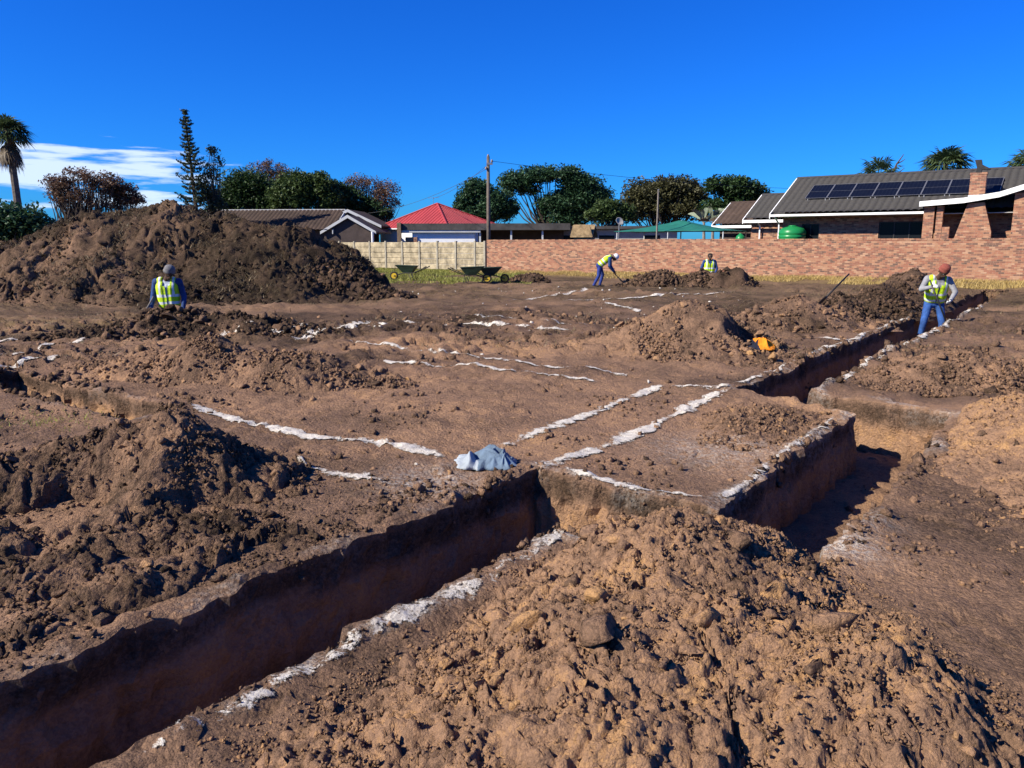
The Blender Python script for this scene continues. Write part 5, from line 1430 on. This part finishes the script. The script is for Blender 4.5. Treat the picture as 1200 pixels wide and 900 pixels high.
    # eyes
    for s in (-1, 1):
        e = MB().lathe([(0.001, -0.011), (0.008, -0.008), (0.0115, 0), (0.008, 0.008), (0.001, 0.011)], 10).build('eye', 'hat_white', t, True)
        e.location = hd + hf * 0.088 + hl * 0.032 * s + hu * 0.005
        pu = MB().lathe([(0.001, -0.005), (0.005, 0), (0.001, 0.005)], 8).build('pupil', 'hair_black', e, True); pu.location = hf * 0.0095
    if vest:
        Q = []
        lo = clothes.get('vest_low', -0.10)
        for s in (-1, 0, 1):
            Q.append((tuple(pel + lat * 0.080 * s + ax * lo + ax * 0.1), tuple(che + lat * 0.088 * s - ax * 0.02), 0.132, 0.138, 'hi_vis'))
        for s in (-1, 1): Q.append((tuple(che + lat * 0.105 * s), tuple(che + lat * 0.115 * s + ax * 0.11), 0.100, 0.078, 'hi_vis'))
        v, _, _ = remeshed('vest', Q, 0.013, t)
        me = v.data
        bm = bmesh.new(); bm.from_mesh(me)
        # cut the neck opening and the hem
        kill = []
        for f_ in bm.faces:
            c = f_.calc_center_median(); h = (c - pel).dot(ax); x = (c - pel).dot(lat); y = (c - pel).dot(fwd)
            ch_ = (che - pel).length
            if h < lo + 0.02 or (h > ch_ + 0.02 and abs(x) < 0.075 and y > -0.03) or (h > ch_ + 0.10 and abs(x) < 0.075) or (y > 0 and abs(x) < 0.012 + 0.10 * max(0, h - ch_ + 0.16)): kill.append(f_)
        bmesh.ops.delete(bm, geom=kill, context='FACES')
        def band(c):
            h = (c - pel).dot(ax); x = abs((c - pel).dot(lat))
            return (0.06 < h < 0.11) or (0.20 < h < 0.25) or (h >= 0.25 and 0.105 < x < 0.150)
        sel = [f_ for f_ in bm.faces if band(f_.calc_center_median())]
        b2 = bm.copy()
        bmesh.ops.delete(bm, geom=sel, context='FACES')
        bmesh.ops.delete(b2, geom=[f_ for f_ in b2.faces if not band(f_.calc_center_median())], context='FACES')
        bm.to_mesh(me); bm.free()
        me3 = bpy.data.meshes.new('reflective_strip'); b2.to_mesh(me3); b2.free(); me3.materials.append(MATS['hi_vis_band'])
        link(bpy.data.objects.new('reflective_strip', me3), v)
    M = Matrix((hl, hf, hu)).transposed().to_4x4()
    if hat in ('beanie_grey', 'beanie_red'):
        prof = [(0.100, -0.02), (0.108, -0.02), (0.109, 0.02), (0.104, 0.025), (0.102, 0.06), (0.088, 0.098), (0.055, 0.122), (0.015, 0.132), (0.001, 0.132)]
        h = MB().lathe(prof, 22).build('beanie', hat, t, True); M.translation = hd + hu * 0.035 - hf * 0.01; h.matrix_local = M
    elif hat == 'helmet':
        prof = [(0.112, -0.005), (0.132, -0.005), (0.134, 0.004), (0.121, 0.012), (0.117, 0.05), (0.100, 0.095), (0.065, 0.126), (0.02, 0.138), (0.001, 0.138)]
        h = MB().lathe(prof, 24).build('helmet', 'hat_white', t, True); M.translation = hd + hu * 0.03; h.matrix_local = M
        MB().prism([(-0.09, 0.08), (-0.06, 0.155), (0.0, 0.175), (0.06, 0.155), (0.09, 0.08)], 'z', -0.006, 0.004).build('peak', 'hat_white', h)
    elif hat == 'hair':
        prof = [(0.094, -0.01), (0.099, 0.0), (0.098, 0.03), (0.084, 0.072), (0.05, 0.098), (0.001, 0.108)]
        h = MB().lathe(prof, 20).build('hair', 'hair_black', t, True); M.translation = hd + hu * 0.025 - hf * 0.014; h.matrix_local = M
    return t

def shovel(label, grip, tip, twist=0.0, shaft='wood', blade_m='steel_dark', group='shovels on the site'):
    """long handled shovel from the grip end to the blade's tip"""
    g, e = Vector(grip), Vector(tip)
    d = (e - g).normalized(); L = (e - g).length
    s = d.cross(Vector((0, 0, 1))); s = s.normalized() if s.length > 1e-3 else Vector((1, 0, 0)); s = (Matrix.Rotation(twist, 3, d) @ s); n = s.cross(d).normalized()
    t = thing('shovel', label, 'shovel', tuple(e), 0, group)
    o = -e
    MB().tube([g + o, e - d * 0.26 + o], [0.017, 0.019], 8).build('handle', shaft, t, True)
    MB().tube([e - d * 0.40 + o, e - d * 0.24 + o], [0.023, 0.024], 8).build('socket', blade_m, t, True)
    v, f = [], []
    N, W = 8, 6
    for i in range(N + 1):
        u_ = i / N; w = 0.115 * (1.0 if u_ < 0.6 else math.sqrt(max(0.0, 1 - ((u_ - 0.6) / 0.42) ** 2)))
        for j in range(W + 1):
            q = -1 + 2 * j / W
            v.append(tuple(o + e - d * 0.30 * (1 - u_) + s * w * q + n * (0.035 * (q * q) - 0.02 + 0.02 * u_)))
    for i in range(N):
        for j in range(W):
            a = i * (W + 1) + j; f.append((a, a + 1, a + W + 2, a + W + 1))
    me = bpy.data.meshes.new('blade'); me.from_pydata(v, [], f); me.update(); me.materials.append(MATS[blade_m])
    b = link(bpy.data.objects.new('blade', me), t); m = b.modifiers.new('t', 'SOLIDIFY'); m.thickness = 0.004
    return t

# man in the far trench: red cap, leaning over, both hands on a shovel
x, y = xy(18.35, -2.66); fz = float(ground_at(x, y))
W4 = (x, y, fz)
person('man with red knitted cap and grey sleeves digging in the long far trench', W4, -14, {
    'pelvis': (0.0, 0.06, 0.93), 'chest': (-0.02, -0.12, 1.32), 'neck': (-0.01, -0.22, 1.47), 'head': (0.02, -0.32, 1.575), 'look': (0.15, -0.8, -0.75),
    'shL': (0.18, -0.15, 1.40), 'shR': (-0.22, -0.13, 1.42), 'elL': (0.30, -0.24, 1.15), 'wrL': (0.17, -0.45, 1.00), 'elR': (-0.34, -0.22, 1.20), 'wrR': (-0.20, -0.42, 1.26),
    'palmL': (-0.8, 0.2, 0.4), 'palmR': (0.8, 0.2, -0.4), 'hipL': (0.10, 0.05, 0.90), 'hipR': (-0.11, 0.05, 0.90), 'knL': (0.15, -0.08, 0.48), 'knR': (-0.20, -0.06, 0.48), 'anL': (0.16, 0.02, 0.09), 'anR': (-0.24, 0.02, 0.09),
    'toeL': (0.2, -1, 0), 'toeR': (-0.3, -1, 0)},
    {'torso': 'sleeve_grey', 'sleeve': 'sleeve_grey', 'legs': 'denim', 'vest_low': -0.02}, 'beanie_red')
c_, s_ = math.cos(R(-14)), math.sin(R(-14))
def w4(px, py, pz): return (W4[0] + px * c_ - py * s_, W4[1] + px * s_ + py * c_, W4[2] + pz)
shovel('shovel held upright by the man with the red cap', w4(-0.26, -0.47, 1.40), w4(0.36, -0.42, 0.06), 0.3, 'steel_dark')

# man left, grey beanie, standing behind the cloddy heap
x, y = -6.80, 15.30; fz = float(ground_at(x, y)); W1 = (x, y, fz)
person('man with grey beanie and blue jacket standing below the huge mound', W1, 6, {
    'pelvis': (0.0, 0.02, 0.94), 'chest': (-0.01, -0.01, 1.34), 'neck': (0.02, -0.06, 1.50), 'head': (0.08, -0.13, 1.60), 'look': (0.45, -0.8, -0.55),
    'shL': (0.215, 0.0, 1.43), 'shR': (-0.225, 0.0, 1.43), 'elL': (0.285, 0.02, 1.13), 'wrL': (0.29, -0.10, 0.90), 'elR': (-0.29, -0.02, 1.13), 'wrR': (-0.28, -0.22, 0.93),
    'palmL': (-0.8, 0.0, 0.2), 'palmR': (0.6, 0.2, 0.3), 'hipL': (0.10, 0.02, 0.91), 'hipR': (-0.10, 0.02, 0.91), 'knL': (0.12, -0.05, 0.48), 'knR': (-0.13, -0.05, 0.48), 'anL': (0.13, 0.02, 0.09), 'anR': (-0.15, 0.02, 0.09)},
    {'torso': 'shirt_pale', 'sleeve': 'jacket_blue', 'legs': 'denim', 'vest_low': -0.08}, 'beanie_grey', gloves=False)
shovel('shovel with pale wooden handle held by the man with the grey beanie', (x - 0.20, y - 0.22, fz + 1.15), (x - 0.72, y - 0.55, fz + 0.12), 0.2, 'bark_pale')

# helmeted man bending to the right near the wall
x, y = 3.47, 29.9; fz = float(surf(x, y)); W2 = (x, y, fz)
person('man with white helmet and blue overalls bending forward near the brick wall', W2, 82, {
    'pelvis': (0.0, 0.10, 0.84), 'chest': (0.0, -0.20, 1.09), 'neck': (0.0, -0.36, 1.14), 'head': (0.0, -0.47, 1.13), 'look': (0.0, -0.55, -0.85),
    'shL': (0.19, -0.29, 1.10), 'shR': (-0.19, -0.29, 1.10), 'elL': (0.23, -0.32, 0.80), 'wrL': (0.12, -0.46, 0.60), 'elR': (-0.24, -0.28, 0.82), 'wrR': (-0.15, -0.42, 0.62),
    'palmL': (-0.8, 0.3, 0.0), 'palmR': (0.8, 0.3, 0.0), 'hipL': (0.11, 0.10, 0.82), 'hipR': (-0.11, 0.10, 0.82), 'knL': (0.14, -0.02, 0.46), 'knR': (-0.15, 0.12, 0.45), 'anL': (0.14, 0.08, 0.09), 'anR': (-0.16, 0.30, 0.09)},
    {'torso': 'overall_blue', 'sleeve': 'jacket_blue', 'legs': 'overall_blue', 'vest_low': -0.04}, 'helmet', gloves=False)
shovel('shovel in the hands of the man with the white helmet', (x + 0.22, y + 0.02, fz + 0.80), (x + 0.92, y + 0.05, fz + 0.06), 0.2)

# bare headed man behind the long dark heap
x, y = 7.85, 30.9; u_, v_ = uv(x, y); fz = float(ground_at(x, y)); W3 = (x, y, fz)
person('hatless man with yellow vest standing behind the long dark heap', W3, -4, {
    'pelvis': (0.0, 0.02, 0.94), 'chest': (0.0, 0.0, 1.34), 'neck': (0.0, -0.03, 1.50), 'head': (0.0, -0.06, 1.62), 'look': (0.1, -1, -0.2),
    'shL': (0.20, 0.0, 1.43), 'shR': (-0.20, 0.0, 1.43), 'elL': (0.29, -0.02, 1.14), 'wrL': (0.20, -0.22, 0.98), 'elR': (-0.33, -0.02, 1.14), 'wrR': (-0.26, -0.24, 0.98),
    'palmL': (-0.8, 0.2, 0.2), 'palmR': (0.8, 0.2, 0.2), 'hipL': (0.10, 0.02, 0.91), 'hipR': (-0.10, 0.02, 0.91), 'knL': (0.12, -0.04, 0.48), 'knR': (-0.12, -0.04, 0.48), 'anL': (0.13, 0.02, 0.09), 'anR': (-0.14, 0.02, 0.09)},
    {'torso': 'jacket_blue', 'sleeve': 'jacket_blue', 'legs': 'denim', 'vest_low': -0.06}, 'hair', gloves=False)

# shovel left standing in the rounded heap
a = at(995, 321, 15.9); tipx, tipy = at(957, 345, 15.3)[:2]
shovel('dark shovel stuck into the top of the rounded brown heap', (a.x, a.y, a.z), (tipx, tipy, float(surf(tipx, tipy)) - 0.10), 0.8, 'steel_dark')

# ================================================================== wheelbarrows
def wheelbarrow(label, loc, rz):
    """nose (wheel) towards +X, handles towards -X"""
    t = thing('wheelbarrow', label, 'wheelbarrow', loc, rz, 'wheelbarrows on the grass')
    T = [(-0.42, -0.30), (0.50, -0.26), (0.50, 0.26), (-0.42, 0.30)]; Bm = [(-0.22, -0.20), (0.18, -0.17), (0.18, 0.17), (-0.22, 0.20)]
    zt, zb = (0.62, 0.66, 0.66, 0.62), 0.34
    m = MB()
    for k in range(4):
        l = (k + 1) % 4
        m.quad((*Bm[k], zb), (*Bm[l], zb), (*T[l], zt[l]), (*T[k], zt[k]))
    m.quad(*[(*p, zb) for p in reversed(Bm)])
    tr = m.build('tray', 'barrow_green', t); md = tr.modifiers.new('t', 'SOLIDIFY'); md.thickness = 0.012
    MB().tube([(*T[k % 4], zt[k % 4]) for k in range(5)], 0.014, 6).build('rim', 'barrow_green', tr)
    for s in (-1, 1):
        MB().tube([(0.62, 0.06 * s, 0.19), (0.2, 0.15 * s, 0.315), (-0.3, 0.22 * s, 0.32), (-0.62, 0.27 * s, 0.46), (-0.92, 0.29 * s, 0.60)], 0.017, 7).build('handle', 'steel_dark', t, True)
        MB().tube([(-0.80, 0.283 * s, 0.545), (-0.93, 0.29 * s, 0.605)], 0.024, 7).build('grip', 'rubber', t, True)
        MB().tube([(-0.26, 0.22 * s, 0.31), (-0.32, 0.24 * s, 0.0), (-0.20, 0.23 * s, 0.0), (-0.10, 0.20 * s, 0.31)], 0.014, 6).build('leg', 'steel_dark', t, True)
    w = MB()
    for k in range(22):
        a0, a1 = 2 * math.pi * k / 22, 2 * math.pi * (k + 1) / 22
        w.tube([(0.62 + 0.155 * math.cos(a0), 0, 0.19 + 0.155 * math.sin(a0)), (0.62 + 0.155 * math.cos(a1), 0, 0.19 + 0.155 * math.sin(a1))], 0.036, 8, False)
    wh_ = w.build('wheel', 'rubber', t, True)
    MB().prism([(0.62 + 0.125 * math.cos(6.283 * k / 20), 0.19 + 0.125 * math.sin(6.283 * k / 20)) for k in range(20)], 'y', -0.03, 0.03).build('rim', 'yellow_paint', wh_)
    MB().tube([(0.62, -0.075, 0.19), (0.62, 0.075, 0.19)], 0.014, 8).build('axle', 'steel_grey', t)
for label, px, py, rz in (('dark green wheelbarrow standing alone at the foot of the mound', 478, 329.5, 172), ('dark green wheelbarrow with its handles towards the lone one', 553, 333.5, -6), ('dark green wheelbarrow close behind another, wheel beside the small heap', 574, 332.5, 5)):
    gx, gy = on_ground(px, py); wheelbarrow(label, (gx, gy, float(surf(gx, gy))), rz)

# ================================================================== garments thrown on the ground
def garment(label, cx, cy, rz, lx, ly, h, m, seed, patch=None, name='jacket', sharp=1.0):
    """crumpled cloth with an uneven outline and creased folds"""
    n, k = 90, 64
    r_ = np.linspace(-1, 1, n); q_ = np.linspace(-1, 1, k)
    A, Bq = np.meshgrid(r_, q_, indexing='ij')
    ang = np.arctan2(Bq, A); rad = np.maximum(np.abs(A), np.abs(Bq))
    out = 0.80 + 0.24 * vnoise(np.cos(ang) * 1.6 + seed, np.sin(ang) * 1.6, seed) + 0.10 * vnoise(np.cos(ang) * 5, np.sin(ang) * 5 + seed, seed + 1)
    X = np.cos(ang) * rad * out * lx; Y = np.sin(ang) * rad * out * ly
    Z = 0.16 * h + 0.10 * h * fbm(X, Y, 0.12, 3, seed + 3)
    g = np.random.default_rng(seed)
    for _ in range(13):                       # creases: ridges along random lines, with a slack hollow beside each
        th = g.uniform(0, 3.14); ox, oy = g.uniform(-.55, .55) * lx, g.uniform(-.5, .5) * ly
        al = (X - ox) * math.cos(th) + (Y - oy) * math.sin(th); ac = -(X - ox) * math.sin(th) + (Y - oy) * math.cos(th) + 0.25 * al * al / max(lx, .1)
        wd = g.uniform(0.016, 0.045); le = g.uniform(0.10, 0.24)
        Z = np.maximum(Z, h * g.uniform(.45, 1.0) * np.exp(-np.abs(ac / wd) ** 1.4) * np.exp(-(al / le) ** 2)) + 0.0
    Z = Z * (1 - rad ** 3.0) + 0.010 * (1 - rad ** 6)
    c, s = math.cos(R(rz)), math.sin(R(rz))
    WX, WY_ = cx + X * c - Y * s, cy + X * s + Y * c
    Z = Z + surf(WX, WY_) * 0.3 + 0.7 * float(surf(cx, cy)) + 0.016 - 0.012 * (rad > 0.97)
    idx = np.arange(n * k).reshape(n, k)
    F = np.stack([idx[:-1, :-1], idx[1:, :-1], idx[1:, 1:], idx[:-1, 1:]], -1).reshape(-1, 4)
    Vv = np.stack([WX, WY_, Z], -1).reshape(-1, 3)
    root = None
    if patch is None:
        o = np_mesh(name, Vv, F, m, None, True); o.modifiers.new('t', 'SOLIDIFY').thickness = 0.006
        return tag(o, label, 'garment')
    t = thing(name, label, 'garment', (cx, cy, float(surf(cx, cy))))
    off = np.array([cx, cy, float(surf(cx, cy))])
    msk = patch[1](A.ravel(), Bq.ravel())[F].mean(1) > 0.5
    for nm, mm, ff in (('cloth', m, F[~msk]), (patch[2], patch[0], F[msk])):
        o = np_mesh(nm, Vv - off, ff, mm, t, True); o.modifiers.new('t', 'SOLIDIFY').thickness = 0.006
    return t
gx, gy = on_ground(572, 548)
garment('crumpled blue grey jacket lying on the lime lines at the trench corner', gx, gy, -6, 0.30, 0.24, 0.13, 'cloth_blue', 19, ('cloth_pale', lambda a, b: (a + 0.25 * b < -0.45).astype(float), 'pale_side'))  # left part of the jacket in a paler cloth colour
gx, gy = on_ground(892, 416)
garment('bright orange garment with navy panel dropped beside the steep heap', gx, gy, -25, 0.27, 0.22, 0.15, 'cloth_orange', 23, ('cloth_navy', lambda a, b: (a + 0.5 * b < -0.45).astype(float), 'panel'))
